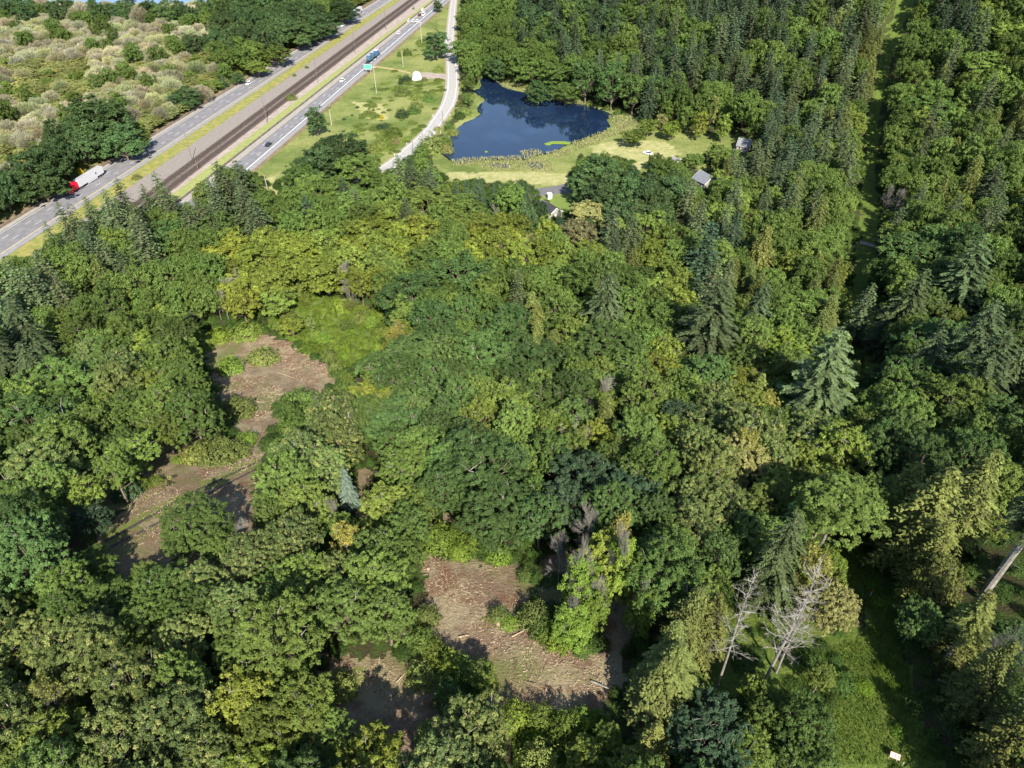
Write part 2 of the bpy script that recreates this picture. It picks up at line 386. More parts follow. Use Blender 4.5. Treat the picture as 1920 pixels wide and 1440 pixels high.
def willow(name, Rn, Hn, seed, ntw=4200):
    """dome of fine upright pale twigs (not yet in leaf)"""
    r = np.random.default_rng(seed); d = nrm(r.normal(0, 1, (ntw, 3))); d[:, 2] = np.abs(d[:, 2]) * 1.1 - .1; d = nrm(d)
    lump = 1 + .13 * np.sin(d[:, 0] * 5 + seed) * np.cos(d[:, 1] * 6 + seed * 2) + .08 * np.sin(d[:, 0] * 11) * np.sin(d[:, 1] * 12 + 1)
    q = np.where(r.random(ntw) < .7, r.uniform(.86, 1.02, ntw), r.uniform(.5, .9, ntw))
    P = d * (lump * q)[:, None] * np.array([Rn, Rn, Hn * .62]); P[:, 2] += Hn * .36
    D = nrm(d * .9 + np.array([0, 0, .8]) + r.normal(0, .22, d.shape)); S = nrm(np.cross(D, r.normal(0, 1, D.shape)))
    ln = r.uniform(.5, 1.15, (ntw, 1)); w = r.uniform(.03, .085, (ntw, 1))
    V = np.stack([P - D * ln * .6, P + S * w, P + D * ln * .5, P - S * w], 1).reshape(-1, 3)
    tone = np.repeat(np.clip(r.uniform(0, 1, ntw) * .7 + .3 * (q > .84), 0, 1), 4); pick = np.repeat(r.uniform(0, 1, ntw), 4)
    crown = np_mesh(name + '_crown', V, np.arange(len(V)).reshape(-1, 4), [M_TWIG], {'tone': tone, 'pick': pick})
    b = MB()
    for k in range(16):
        a = k * 2.4; q = r.uniform(.2, .8); z = Hn * r.uniform(.6, .9) * (1 - .4 * q); c = Vector((math.cos(a) * q * Rn, math.sin(a) * q * Rn, z)); b.tube([(c.x * .1, c.y * .1, -.3), (c.x * .5, c.y * .5, z * .45), (c.x, c.y, z)], [.15, .1, .03], 4, 0, False)
    return {'parts': [('trunk', b.mesh(name + '_trunk', [M_BARK])), ('crown', crown)], 'R': Rn, 'H': Hn, 'cz': .55}

def shrub(name, Rn, Hn, seed, ncl=900, k=6, Lf=.2, Wf=.06, lump=.1):
    r = np.random.default_rng(seed); d = nrm(r.normal(0, 1, (ncl, 3))); d[:, 2] = np.abs(d[:, 2])
    rad = 1 + 2.2 * lump * np.sin(d[:, 0] * 6 + seed) * np.cos(d[:, 1] * 7) + lump * np.sin(d[:, 0] * 13) * np.sin(d[:, 1] * 12 + seed) + r.normal(0, .1, ncl); rad *= np.where(r.random(ncl) < .15, .75, 1)
    P = d * rad[:, None] * np.array([Rn, Rn, Hn * .92]); P[:, 2] += .05
    V, Q, tone, pick = leaf_clusters(P, nrm(d + [0, 0, .5]), k, Lf, Wf, r, up=(-.2, .8))
    crown = np_mesh(name + '_crown', V, Q, [M_LEAF], {'tone': tone, 'pick': pick})
    b = MB()
    for i in range(6):
        a = i * 1.05; b.tube([(0, 0, -.2), (math.cos(a) * Rn * .3, math.sin(a) * Rn * .3, Hn * .4), (math.cos(a) * Rn * .6, math.sin(a) * Rn * .6, Hn * .75)], [.06, .04, .015], 4, 0, False)
    return {'parts': [('stem', b.mesh(name + '_stem', [M_BARK])), ('crown', crown)], 'R': Rn, 'H': Hn, 'cz': .5}

def snag(name, Rn, Hn, seed, nb=46):
    """dead conifer-like trunk with broken side limbs and wiry twigs"""
    r = random.Random(seed); b = MB(); b.tube([(0, 0, -.6), (0, 0, Hn * .3), (.15, 0, Hn * .65), (.05, .1, Hn)], [.2, .16, .1, .02], 7)
    for k in range(nb):
        f = .34 + .64 * (k + r.random()) / nb; z = Hn * f; a = k * 2.4 + r.uniform(-.5, .5); l = Rn * r.uniform(.3, 1.1) * (1.15 - .75 * f); up = r.uniform(-.1, .75)
        d = Vector((math.cos(a), math.sin(a), up)).normalized(); p0 = Vector((0, 0, z)); p1 = p0 + d * l * .5 + Vector((0, 0, r.uniform(-.1, .15) * l)); p2 = p1 + (d + Vector((r.uniform(-.3, .3), r.uniform(-.3, .3), r.uniform(-.3, .4)))).normalized() * l * .5
        b.tube([p0, p1, p2], [.055, .04, .014], 4, 0, False)
        for q in range(7):
            s0 = p0.lerp(p1, r.random()) if q < 3 else p1.lerp(p2, r.random()); e = (d + Vector((r.uniform(-1, 1), r.uniform(-1, 1), r.uniform(-.5, .8)))).normalized() * l * r.uniform(.2, .42)
            b.tube([s0, s0 + e], [.022, .009], 3, 0, False)
            for _ in range(3):
                s1 = s0 + e * r.uniform(.4, 1); b.tube([s1, s1 + (e.normalized() + Vector((r.uniform(-1, 1), r.uniform(-1, 1), r.uniform(-.6, .6)))).normalized() * l * .15], [.013, .006], 3, 0, False)
    return {'parts': [('trunk', b.mesh(name + '_trunk', [M_PALEBARK]))], 'R': Rn, 'H': Hn, 'cz': .65}

LIB = {}
LIB['maple_near'] = [broadleaf('maple', 7, 19, 4.0, 50, 1.7, 720, 8, 7, .31, .098, 100 + i, sub=.43, flat=.8 + .12 * (i % 3)) for i in range(7)]
LIB['maple_far'] = [broadleaf('maple_far', 7, 19, 2.5, 38, 1.9, 300, 6, 5, .56, .18, 120 + i, twigs=False, sub=.72) for i in range(5)]
LIB['alder_near'] = [broadleaf('alder', 5.5, 17, 5, 50, 1.25, 460, 7, 6, .32, .10, 140 + i, flat=.55, sub=.42) for i in range(5)]
LIB['alder_far'] = [broadleaf('alder_far', 5.5, 17, 3, 36, 1.5, 230, 5, 6, .5, .16, 160 + i, twigs=False, flat=.7, sub=.62) for i in range(4)]
LIB['column'] = [broadleaf('poplar', 3.2, 15, 1.5, 34, 1.3, 150, 8, 5, .5, .16, 180 + i, 'column', False, sub=.6) for i in range(2)]
LIB['ivy'] = [broadleaf('ivy', 3.0, 14, .8, 40, 1.2, 240, 12, 6, .38, .13, 190 + i, 'column', False, sub=.55) for i in range(2)]
LIB['fir_near'] = [conifer('fir', 7.2, 27, 200 + i, dz=.95, droop=.26 + .06 * i, nb=8, sp=.30, powr=.68, z0f=.06, wid=.2, thin=.05 + .05 * (i % 3), latk=.24) for i in range(6)]
LIB['fir_far'] = [conifer('fir_far', 5.5, 25, 220 + i, dz=1.15, nb=8, sp=.6, hang=False, wid=.34, droop=.25 + .08 * i, powr=.68, z0f=.05, latk=.28, thin=.05 * i) for i in range(5)]
LIB['cottonwood'] = [broadleaf('cottonwood', 7, 18, .8, 38, 2.1, 300, 8, 6, .62, .19, 420 + i, twigs=False, sub=.8) for i in range(3)]
LIB['cedar'] = [conifer('cedar', 5.2, 24, 240 + i, dz=.62, nb=7, sp=.45, droop=.6, powr=.7, z0f=.06, wid=.2) for i in range(3)]
LIB['bare'] = [bare('bare', 4.5, 18, 300 + i, depth=5, spread=.75, thick=.8) for i in range(3)] 
LIB['budding'] = [bare('budding', 5, 16, 320 + i, depth=5, spread=.8, trunk_f=.2, leafy=1500, thick=.8) for i in range(2)]
LIB['snag'] = [snag('snag', 3.5, 18, 520 + i) for i in range(3)]
LIB['willow'] = [willow('willow', 4.5, 7.5, 340 + i) for i in range(4)]
LIB['shrub'] = [shrub('shrub', 2.2, 2.4, 360 + i) for i in range(3)]

# ------------------------------------------------------------------ ground sheet
POND = [(903,145),(917,147),(933,154),(943,163),(960,168),(985,173),(1028,173),(1045,188),(1070,193),(1095,196),(1120,203),(1140,210),(1152,216),(1137,222),(1145,236),(1140,243),(1110,255),(1090,262),(1075,267),(1060,271),(1046,280),(1035,286),(1015,288),(998,293),(985,298),(965,299),(945,298),(910,299),(885,301),(868,306),(855,305),(842,298),(833,291),(828,288),(838,270),(845,256),(852,245),(870,230),(890,222),(902,213),(896,207),(895,203),(898,197),(910,188),(905,182),(896,177),(885,170),(899,166),(903,160),(900,152)]
def ground():
    ys = [-70.]
    while ys[-1] < 6500:
        y = ys[-1]; ys.append(y + (3 if y < 25 else .75 if y < 170 else .75 + (y - 170) * .0055 if y < 800 else (y - 700) * .08))
    ys = np.array(ys); nc = 330; s = np.linspace(-1, 1, nc); s = s * (.72 + .28 * s * s)
    W = np.maximum(ys, 0) * 1.02 + 75
    W = W + np.maximum(ys - 800, 0) * 1.2
    X = s[None] * W[:, None]; Y = np.repeat(ys[:, None], nc, 1); Z = terr(X, Y)
    px, py, dep = proj(X, Y, Z)
    jx = (np.sin(X * .9 + Y * .4) + np.sin(X * 2.1 - Y * 1.3)) * .45; jy = (np.sin(X * .5 - Y * 1.1) + np.sin(X * 1.7 + Y * 2.3)) * .45
    qx, qy, _ = proj(X + jx, Y + jy, Z)
    front = Y > 20
    def P(k): return inpoly(qx, qy, OPEN[k] if isinstance(k, str) else k) & front
    bare_ = (P('clearing') | P('lower') | P('lowleft') | P('patch') | P('ruts')
             | P([(0, 905), (130, 900), (240, 860), (300, 800), (345, 810), (350, 880), (260, 940), (180, 970), (0, 1000)])
             | P([(185, 1000), (480, 980), (480, 1090), (290, 1110), (200, 1080)])
             | P([(1000, 1040), (1240, 1040), (1240, 1110), (1180, 1220), (1010, 1200)])
             | P([(590, 1230), (860, 1230), (860, 1420), (590, 1420)]) | P([(820, 840), (870, 850), (860, 980), (820, 980)])).astype(float)
    grass = (P('strip') | P('striplow') | P('bottom') | P('meadow') | P('pond') | P(BRUSH) | P([(-100, -20), (700, -20), (0, 420), (-100, 440)])
             | P([(1880, 130), (1930, 170), (1900, 190), (1860, 160)]) | P([(1240, 280), (1330, 280), (1330, 320), (1260, 320)]) | P([(200, 420), (480, 330), (700, 340), (640, 400), (300, 420)])).astype(float)
    dry = (P([(832, 323), (1000, 322), (1066, 326), (1070, 350), (1000, 346), (960, 345), (835, 342)]) | P([(1108, 272), (1165, 262), (1250, 265), (1280, 290), (1215, 300), (1195, 330), (1170, 300), (1110, 290)])
           | P([(455, 340), (520, 330), (560, 395), (520, 410), (470, 360)]) | P([(660, 190), (725, 195), (730, 225), (680, 222)])).astype(float)
    lush = (P('strip') | P('striplow') | P('bottom') | P('snag') | P('snag2') | P([(1380, 1060), (1600, 1020), (1600, 1460), (1180, 1460), (1300, 1250)])).astype(float)
    lawn = (P([(1000, 372), (1075, 362), (1100, 382), (1045, 400), (1010, 392)])).astype(float)
    dr2 = (P([(430, 880), (490, 850), (490, 868), (330, 948), (205, 1018), (190, 1005), (330, 930)]) | P([(620, 1250), (700, 1260), (640, 1330)])).astype(float)
    Z = Z - 1.3 * inpoly(px, py, POND) * front
    river = (X < -150 + .02 * (Y - 600)) & (Y > 612); Z = np.where(river, -3, Z)
    V = np.stack([X, Y, Z], -1).reshape(-1, 3); nr = len(ys)
    i = np.arange(nr - 1)[:, None] * nc + np.arange(nc - 1)[None]
    Q = np.stack([i, i + 1, i + nc + 1, i + nc], -1).reshape(-1, 4)
    m = mat('forest_floor', (.05, .05, .025), .95, .1); p = m.node_tree.nodes['Principled BSDF']
    def A(n):
        a = N(m, 'ShaderNodeAttribute'); a.attribute_name = n; return a.outputs['Fac']
    n1 = noise(m, .35, 6, .65); n2 = noise(m, 2.2, 5, .7); n3 = noise(m, .06, 4); n4 = noise(m, 9, 3, .7)
    def soft(a, amt=.9): return mapr(m, mth(m, 'ADD', a, mth(m, 'MULTIPLY', mth(m, 'SUBTRACT', n1, .5), amt)), .38, .62)
    floor = mix(m, mapr(m, n2, .35, .65), (.035, .04, .014), (.075, .06, .035)); floor = mix(m, mapr(m, n1, .45, .6), floor, (.05, .085, .018))
    soil = mix(m, mapr(m, n2, .38, .62), (.125, .083, .055), (.235, .175, .118)); soil = mix(m, mapr(m, n1, .42, .6), soil, (.175, .115, .075))
    soil = mix(m, mapr(m, n4, .58, .68, 0, .7), soil, (.46, .37, .25)); soil = mix(m, mapr(m, noise(m, .16, 6, .7), .46, .6, 0, .85), soil, (.285, .24, .15)); soil = mix(m, mapr(m, noise(m, .21, 5, .6), .55, .66, 0, .8), soil, (.155, .082, .05)); soil = mix(m, mapr(m, n3, .5, .62, 0, .8), soil, (.13, .145, .05))
    gr = mix(m, mapr(m, n2, .35, .65), (.105, .145, .035), (.165, .20, .055)); gr = mix(m, mapr(m, n1, .4, .6, 0, .85), gr, (.20, .22, .075)); gr = mix(m, mapr(m, n3, .45, .6, 0, .8), gr, (.085, .125, .03)); gr = mix(m, mapr(m, noise(m, .025, 6, .7), .46, .6, 0, .85), gr, (.24, .25, .09)); gr = mix(m, mapr(m, noise(m, .7, 5, .75), .52, .62, 0, .7), gr, (.07, .11, .025))
    hay = mix(m, mapr(m, n2, .4, .6), (.33, .32, .14), (.22, .25, .08)); hay = mix(m, mapr(m, n1, .42, .58), hay, (.38, .35, .18))
    c = mix(m, soft(A('bare')), floor, soil); c = mix(m, soft(A('grass')), c, gr); c = mix(m, mapr(m, mth(m, 'ADD', A('dry'), mth(m, 'MULTIPLY', mth(m, 'SUBTRACT', noise(m, .12, 5, .7), .5), 1.6)), .3, 1.1), c, hay)
    lu = mix(m, mapr(m, n2, .35, .65), (.055, .095, .018), (.10, .145, .028)); lu = mix(m, mapr(m, n1, .42, .6, 0, .8), lu, (.13, .165, .035)); c = mix(m, soft(A('lush')), c, lu); c = mix(m, soft(A('lawn'), .1), c, mix(m, n2, (.125, .18, .045), (.165, .215, .06))); c = mix(m, soft(A('verge'), 1.2), c, (.15, .17, .05))
    L(m, c, p.inputs['Base Color'])
    b = N(m, 'ShaderNodeBump'); b.inputs['Strength'].default_value = .9; b.inputs['Distance'].default_value = .5; L(m, n2, b.inputs['Height']); L(m, b.outputs[0], p.inputs['Normal'])
    me = np_mesh('ground', V, Q, [m], {'bare': bare_.ravel(), 'grass': grass.ravel(), 'dry': dry.ravel(), 'lawn': lawn.ravel(), 'verge': dr2.ravel(), 'lush': lush.ravel()})
    o = bpy.data.objects.new('ground', me); C.objects.link(o); tag(o, kind='structure')
    for pl in me.polygons: pl.use_smooth = True
ground()

# ------------------------------------------------------------------ water
def px_patch(name, poly, z, m, kind='structure', sub=0):
    pts = [at(*q) for q in poly]; me = bpy.data.meshes.new(name)
    me.from_pydata([(p.x, p.y, z) for p in pts], [], [tuple(range(len(pts) - 1, -1, -1))]); me.materials.append(m); me.update()
    if me.polygons[0].normal.z < 0: me.flip_normals()
    o = bpy.data.objects.new(name, me); C.objects.link(o); return tag(o, kind=kind)
def densify(poly, n=3, amp=.6, seed=0):
    r = random.Random(seed); out = []
    for i, (x, y) in enumerate(poly):
        x2, y2 = poly[(i + 1) % len(poly)]
        for k in range(n):
            t = k / n; out.append((x + (x2 - x) * t + (r.uniform(-amp, amp) if k else 0), y + (y2 - y) * t + (r.uniform(-amp, amp) * .6 if k else 0)))
    return out
m_wat = mat('water', (.006, .012, .022), .04, .5); _p = m_wat.node_tree.nodes['Principled BSDF']; _p.inputs['IOR'].default_value = 1.75
_b = N(m_wat, 'ShaderNodeBump'); _b.inputs['Strength'].default_value = .12; _b.inputs['Distance'].default_value = .04
L(m_wat, noise(m_wat, 1.1, 3), _b.inputs['Height']); L(m_wat, _b.outputs[0], _p.inputs['Normal'])
L(m_wat, mix(m_wat, mapr(m_wat, noise(m_wat, .035, 3), .5, .6), (.007, .017, .044), (.012, .027, .065)), _p.inputs['Base Color'])
px_patch('pond_water', densify(POND), .05, m_wat)
for q in [[(985,304),(1010,303),(1022,312),(1010,318),(995,314)],[(912,308),(935,306),(960,309),(950,316),(925,313)]]: px_patch('pond_water', densify(q, 2, 1), .06, m_wat)
me = bpy.data.meshes.new('river'); me.from_pydata([(-3000, 560, -1.2), (-148, 600, -1.2), (-120, 1500, -1.2), (-400, 3000, -1.2), (-3000, 3000, -1.2)], [], [(0, 1, 2, 3, 4)])
m_riv = mat('river_water', (.10, .17, .30), .25, .5); me.materials.append(m_riv); me.update(); o = bpy.data.objects.new('river', me); C.objects.link(o); tag(o, kind='structure')

m_lily = mottled('lily_leaves', (.20, .26, .03), (.10, .17, .03), 2.5)
for i, q in enumerate([[(1020,269),(1035,265),(1060,265),(1071,267),(1068,271),(1050,270),(1036,270),(1030,273),(1023,272)], [(1137,239),(1150,240),(1175,236),(1172,239),(1150,243),(1140,243)], [(908,284),(912,283),(915,285),(911,287)]]):
    o = px_patch('lily_pads', densify(q, 3, .7, i), .09, m_lily, 'stuff'); tag(o, 'yellow-green floating lily leaves in a flat patch on the pond', None)

# ------------------------------------------------------------------ highway, railway and side roads
YR_ = [0]
def wl(pts):
    P = [at(*p) for p in pts]; b, a = np.polyfit([p.y for p in P], [p.x for p in P], 1); return float(a), float(b)
def lerp(l1, l2, t): return (l1[0] * (1 - t) + l2[0] * t, l1[1] * (1 - t) + l2[1] * t)
def strip(name, l1, l2, z, m, Y0=None, Y1=1500, kind='structure', n=60, wob=0.0, parent=None):
    if Y0 is None: Y0 = 190 if name in ('highway_westbound', 'highway_westbound_shoulder', 'highway_westbound_lanes', 'road_seam', 'yellow_grass_strip') or l1[0] < YR_[0] + 3 else 268
    r = random.Random(len(name)); b = MB(); ys = [Y0 + (Y1 - Y0) * (k / n) ** 1.4 for k in range(n + 1)]
    w = [(r.uniform(-wob, wob), r.uniform(-wob, wob)) for _ in ys]
    for k in range(n):
        y, y2 = ys[k], ys[k + 1]
        b.quad((l1[0] + l1[1] * y + w[k][0], y, z), (l2[0] + l2[1] * y + w[k][1], y, z), (l2[0] + l2[1] * y2 + w[k + 1][1], y2, z), (l1[0] + l1[1] * y2 + w[k + 1][0], y2, z))
    o = b.build(name, m, parent); return tag(o, kind=kind) if kind else o
def off(l, d):   # parallel line, d metres to the right
    return (l[0] + d * math.sqrt(1 + l[1] ** 2), l[1])
m_asph = mottled('asphalt', (.19, .185, .195), (.235, .23, .235), .5, .85, .3)
m_asph2 = mottled('asphalt_lanes', (.135, .133, .148), (.185, .18, .19), .35, .8, .3)
m_conc = mottled('pale_shoulder', (.24, .225, .21), (.30, .28, .26), .5, .9)
m_dark = mat('dark_tone', (.035, .035, .05)); m_white = mat('white_paint', (.6, .6, .58), .6); m_yel = mat('yellow_paint', (.5, .40, .16), .7)
m_ygr = mottled('yellow_grass', (.16, .185, .05), (.27, .225, .08), .35, .95, .1, 6, .5, .42, .62); m_ggr = mottled('green_verge', (.18, .225, .07), (.27, .27, .11), .5, .95, .1, 6, .5)
m_grav = mottled('gravel', (.19, .17, .155), (.225, .20, .185), .5, .95, .1, 8, .5); m_ball = mottled('ballast', (.075, .058, .05), (.13, .105, .095), .6, .95, .1, 8, .6)
m_brn = mottled('brown_verge', (.12, .085, .05), (.22, .17, .10), .4, .95, .1, 6, .5); m_grav2 = mottled('pink_gravel', (.24, .20, .175), (.33, .28, .25), .3, .95, .1, 8, .5)

WL = wl([(0, 428), (325, 235), (617, 55)]); WR = wl([(15, 472), (222, 342), (425, 212), (580, 107), (705, 18)])
YR = wl([(250, 344), (375, 258), (480, 189), (580, 120), (743, 4)])
T1 = wl([(307, 346), (480, 217), (640, 95), (775, -2)]); T2 = wl([(350, 330), (480, 231), (640, 104), (787, -2)])
GL = wl([(425, 287), (480, 247), (680, 97), (800, 5)]); EL = wl([(440, 292), (480, 263), (580, 191), (767, 38), (812, 2)])
EW = wl([(480, 300), (605, 197), (707, 110), (825, 6)]); ER = wl([(480, 313), (605, 208), (734, 96), (817, 24)])
YR_[0] = YR[0]; strip('verge', off(WL, -4.5), off(WL, .2), .02, m_brn, wob=.7)
strip('highway_westbound', WL, WR, .10, m_asph); strip('highway_westbound_shoulder', WL, lerp(WL, WR, .13), .108, m_conc)
strip('highway_westbound_lanes', lerp(WL, WR, .15), lerp(WL, WR, .80), .108, m_asph2); strip('road_seam', lerp(WL, WR, .13), lerp(WL, WR, .15), .112, m_dark)  # lanes, then a thin dark line between westbound shoulder and lanes
strip('yellow_grass_strip', off(WR, 0), YR, .06, m_ygr, wob=.25); strip('gravel_bed', off(YR, .01), off(GL, .5), .04, m_grav)
strip('pale_gravel', lerp(T2, GL, .28), off(GL, .3), .05, m_grav2, wob=.4)
for t in (T1, T2): strip('railway_ballast', off(t, -2.3), off(t, 2.3), .12, m_ball, wob=.2)
strip('green_strip', GL, EL, .07, m_ggr, wob=.25); strip('highway_eastbound', EL, ER, .10, m_asph)
strip('highway_eastbound_shoulder', lerp(EL, ER, .03), lerp(EL, ER, .16), .108, m_conc)
strip('highway_eastbound_lanes', lerp(EL, ER, .22), lerp(EL, ER, .80), .108, m_asph2); strip('verge', off(ER, -.1), off(ER, 2.2), .03, m_brn, wob=.5)
strip('lane_marking', off(lerp(WL, WR, .16), 0), off(lerp(WL, WR, .16), .22), .118, m_white); strip('lane_marking', off(lerp(WL, WR, .81), 0), off(lerp(WL, WR, .81), .3), .118, m_yel)
strip('lane_marking', off(lerp(EL, ER, .20), 0), off(lerp(EL, ER, .20), .3), .118, m_yel); strip('lane_marking', off(EW, -.2), off(EW, .25), .118, m_white)
for (A_, B_, fr) in ((WL, WR, .37), (WL, WR, .59), (EL, ER, .40), (EL, ER, .60)):
    b = MB(); l = lerp(A_, B_, fr); y = 200 if A_ is WL else 270
    while y < 900:
        x = l[0] + l[1] * y; x2 = l[0] + l[1] * (y + 4); b.quad((x - .09, y, .12), (x + .09, y, .12), (x2 + .09, y + 3.2, .12), (x2 - .09, y + 3.2, .12)); y += 12
    tag(b.build('lane_dashes', m_white), kind='structure')
m_steel = mat('rail_steel', (.22, .17, .15), .4, .5, .8); m_tie = mat('sleeper_wood', (.05, .036, .03), .9)
for t in (T1, T2):
    tr = empty('railway_track', (t[0] + t[1] * 250, 250, 0)); tag(tr, 'left rusty railway track on dark ballast between the highways' if t is T1 else 'right rusty railway track on dark ballast nearest the green verge', 'railway track')
    def rel(x, y, z): return (x - tr.location.x, y - tr.location.y, z)
    for s in (-.75, .75):
        b = MB(); l = off(t, s)
        b.quad(rel(l[0] + l[1] * 268 - .05, 268, .34), rel(l[0] + l[1] * 268 + .05, 268, .34), rel(l[0] + l[1] * 1000 + .05, 1000, .34), rel(l[0] + l[1] * 1000 - .05, 1000, .34))
        b.quad(rel(l[0] + l[1] * 268 + .05, 268, .12), rel(l[0] + l[1] * 1000 + .05, 1000, .12), rel(l[0] + l[1] * 1000 + .05, 1000, .34), rel(l[0] + l[1] * 268 + .05, 268, .34))
        b.quad(rel(l[0] + l[1] * 268 - .05, 268, .12), rel(l[0] + l[1] * 268 - .05, 268, .34), rel(l[0] + l[1] * 1000 - .05, 1000, .34), rel(l[0] + l[1] * 1000 - .05, 1000, .12))
        b.build('rail', m_steel, tr)
    b = MB(); y = 268
    while y < 720:
        x = t[0] + t[1] * y; b.box(*[v - tr.location.x for v in (x - 1.3, x + 1.3)], y - .12 - 250, y + .12 - 250, .10, .2); y += .62
    tag(b.build('sleepers', m_tie, tr), kind='stuff')
def barrier(name, l, label, cat, m, w=.35, h=.9, Y0=200, Y1=900):
    b = MB(); n = 40
    for k in range(n):
        y, y2 = Y0 + (Y1 - Y0) * k / n, Y0 + (Y1 - Y0) * (k + 1) / n; x, x2 = l[0] + l[1] * y, l[0] + l[1] * y2
        b.quad((x - w, y, .05), (x2 - w, y2, .05), (x2 - w * .35, y2, h), (x - w * .35, y, h)); b.quad((x + w * .35, y, h), (x2 + w * .35, y2, h), (x2 + w, y2, .05), (x + w, y, .05)); b.quad((x - w * .35, y, h), (x2 - w * .35, y2, h), (x2 + w * .35, y2, h), (x + w * .35, y, h))
    tag(b.build(name, m), label, cat)
barrier('concrete_barrier', off(EL, .1), 'long dark stained concrete barrier along the left edge of the eastbound highway', 'barrier', mottled('stained_concrete', (.09, .07, .06), (.16, .14, .12), .6), Y0=268)
barrier('guard_rail', off(WL, -.6), 'low weathered guard rail along the marsh edge of the westbound highway', 'guard rail', mottled('weathered_steel', (.12, .09, .08), (.2, .17, .15), .8), .12, .75)

def catmull(P, n=8):
    out = []
    for i in range(len(P) - 1):
        p0, p1, p2, p3 = P[max(i - 1, 0)], P[i], P[i + 1], P[min(i + 2, len(P) - 1)]
        for k in range(n):
            t = k / n; out.append(.5 * ((2 * p1) + (p2 - p0) * t + (2 * p0 - 5 * p1 + 4 * p2 - p3) * t * t + (3 * p1 - p0 - 3 * p2 + p3) * t ** 3))
    out.append(P[-1]); return out
def road(name, Lp, Rp, m, z=.08, grow=0.0, follow=False):
    Lw = catmull([at(*p) for p in Lp]); Rw = catmull([at(*p) for p in Rp]); b = MB()
    pts = []
    for a, c in zip(Lw, Rw):
        d = (c - a).normalized(); a2, c2 = a - d * grow, c + d * grow; pts.append((a2, c2))
    for (a, c), (a2, c2) in zip(pts, pts[1:]):
        f = (lambda q: (q.x, q.y, (float(terr(q.x, q.y)) if follow else 0) + z)); b.quad(f(a), f(c), f(c2), f(a2))
    return tag(b.build(name, m), kind='structure')
FL = [(850, -12), (845, 15), (840.5, 57), (836, 92), (840, 122), (839.6, 162), (831, 195), (812.5, 224), (795, 247), (762, 277), (735, 300), (705, 319), (675, 335), (640, 355)]
FR = [(856, -12), (853, 15), (850, 57), (849, 92), (855, 122), (856, 162), (850, 193), (829, 227), (812, 250), (782, 283), (750, 307), (722, 326), (690, 345), (652, 366)]
road('frontage_road_gravel', FL, FR, m_grav2, .04, 1.6); road('frontage_road', FL, FR, mottled('light_asphalt', (.27, .265, .26), (.34, .33, .32), .6), .08, .7)
def shiftw(Lp, Rp, f): return [(a[0] + (b[0] - a[0]) * f, a[1] + (b[1] - a[1]) * f) for a, b in zip(Lp, Rp)]
road('edge_line', shiftw(FL, FR, 0), shiftw(FL, FR, .045), m_white, .088); road('edge_line', shiftw(FL, FR, .955), FR, m_white, .088)
road('spur_track', [(842, 139), (815, 137), (795, 136), (776, 139)], [(842, 150), (815, 147), (797, 149), (776, 150)], m_grav2, .05)
road('field_track', [(700, 123), (740, 129), (770, 136)], [(702, 126), (740, 132), (770, 139)], mottled('sandy_track', (.28, .24, .10), (.33, .27, .14), 1), .05)
road('driveway', [(985, 357), (1000, 355), (1044, 348), (1075, 340), (1120, 332)], [(985, 374), (1000, 369), (1059, 362), (1082, 356), (1125, 348)], mottled('driveway_asphalt', (.10, .10, .11), (.14, .135, .145), .6), .06)
road('hill_road', [(983, 76), (986, 84), (985, 95)], [(991, 70), (998, 84), (997, 97)], m_asph, .1, 0, True)
road('gravel_crossing', [(1612, 452), (1630, 456), (1648, 463)], [(1612, 458), (1630, 462), (1648, 469)], m_grav2, .12, 0, True)
m_mud = mottled('wet_mud_rut', (.045, .038, .032), (.08, .07, .058), 2, .8)
for k, (a, c) in enumerate((([(196, 1012), (260, 978), (330, 938), (400, 903), (450, 880), (492, 860)], [(196, 1018), (260, 984), (330, 943), (400, 907), (450, 884), (492, 863)]), ([(206, 1024), (270, 992), (340, 955), (410, 914), (458, 890), (497, 870)], [(208, 1029), (270, 997), (340, 959), (410, 918), (458, 893), (497, 873)]))):
    road('wheel_rut', a, c, m_mud, .07, 0, True)

# ------------------------------------------------------------------ trees: where, which kind, how big
GRID = """WWWWWBBB...DAAAFFFFEEMAM
wwWWwM.....DDAAAFFFFEMEM
WWWwwB........DADAFEEMME
wBw....BB.......MEFGEEEF
B.GGGGMMMGKFBBBBGGGGMEEG
GGGGDYYKKYDYYPGKGMGGMMDG
GGEMDYYYYPMMPMEKGEMC.DDG
GMMKKKYYMKDDCMMMGMMC.GGD
GMPMM...KDDDDDMYGCMG.MDG
MMMMD..PYDDMMDEMPKME.MDD
MMM...PPYMDDMYYDPPPKDDDE
MMM.MPM.MMDDDDDDPDMKDCCE
DDMMMPPPMMDDDPYMDMMMDCCG
MM.MPPMMMM...YY..MYP.DEG
PPPPPMMMM...KYCDCPYP.MCD
PPPPMMMM......CCPPPK.MCP
PPPPPYM...P....CDMY..CCP
MPPPPYDDY.PP.KK.DDY..CCC""".split()
COL = {'D': (.058, .104, .029, 1), 'M': (.086, .138, .031, 1), 'Y': (.142, .186, .030, 1), 'P': (.098, .140, .042, .75), 'K': (.118, .172, .034, 1),
       'B': (.050, .090, .032, 1), 'F': (.038, .066, .032, 1), 'G': (.062, .090, .038, 1), 'C': (.108, .132, .036, 1), 'W': (.25, .235, .16, 1),
       'w': (.21, .23, .075, 1), 'S': (.125, .190, .028, 1), 'X': (.13, .19, .16, 1), 'L': (.20, .205, .08, .5), 'N': (.044, .080, .040, 1), 'g': (.15, .19, .05, 1), 'T': (.15, .135, .06, .8), 'k': (.14, .19, .035, 1)}
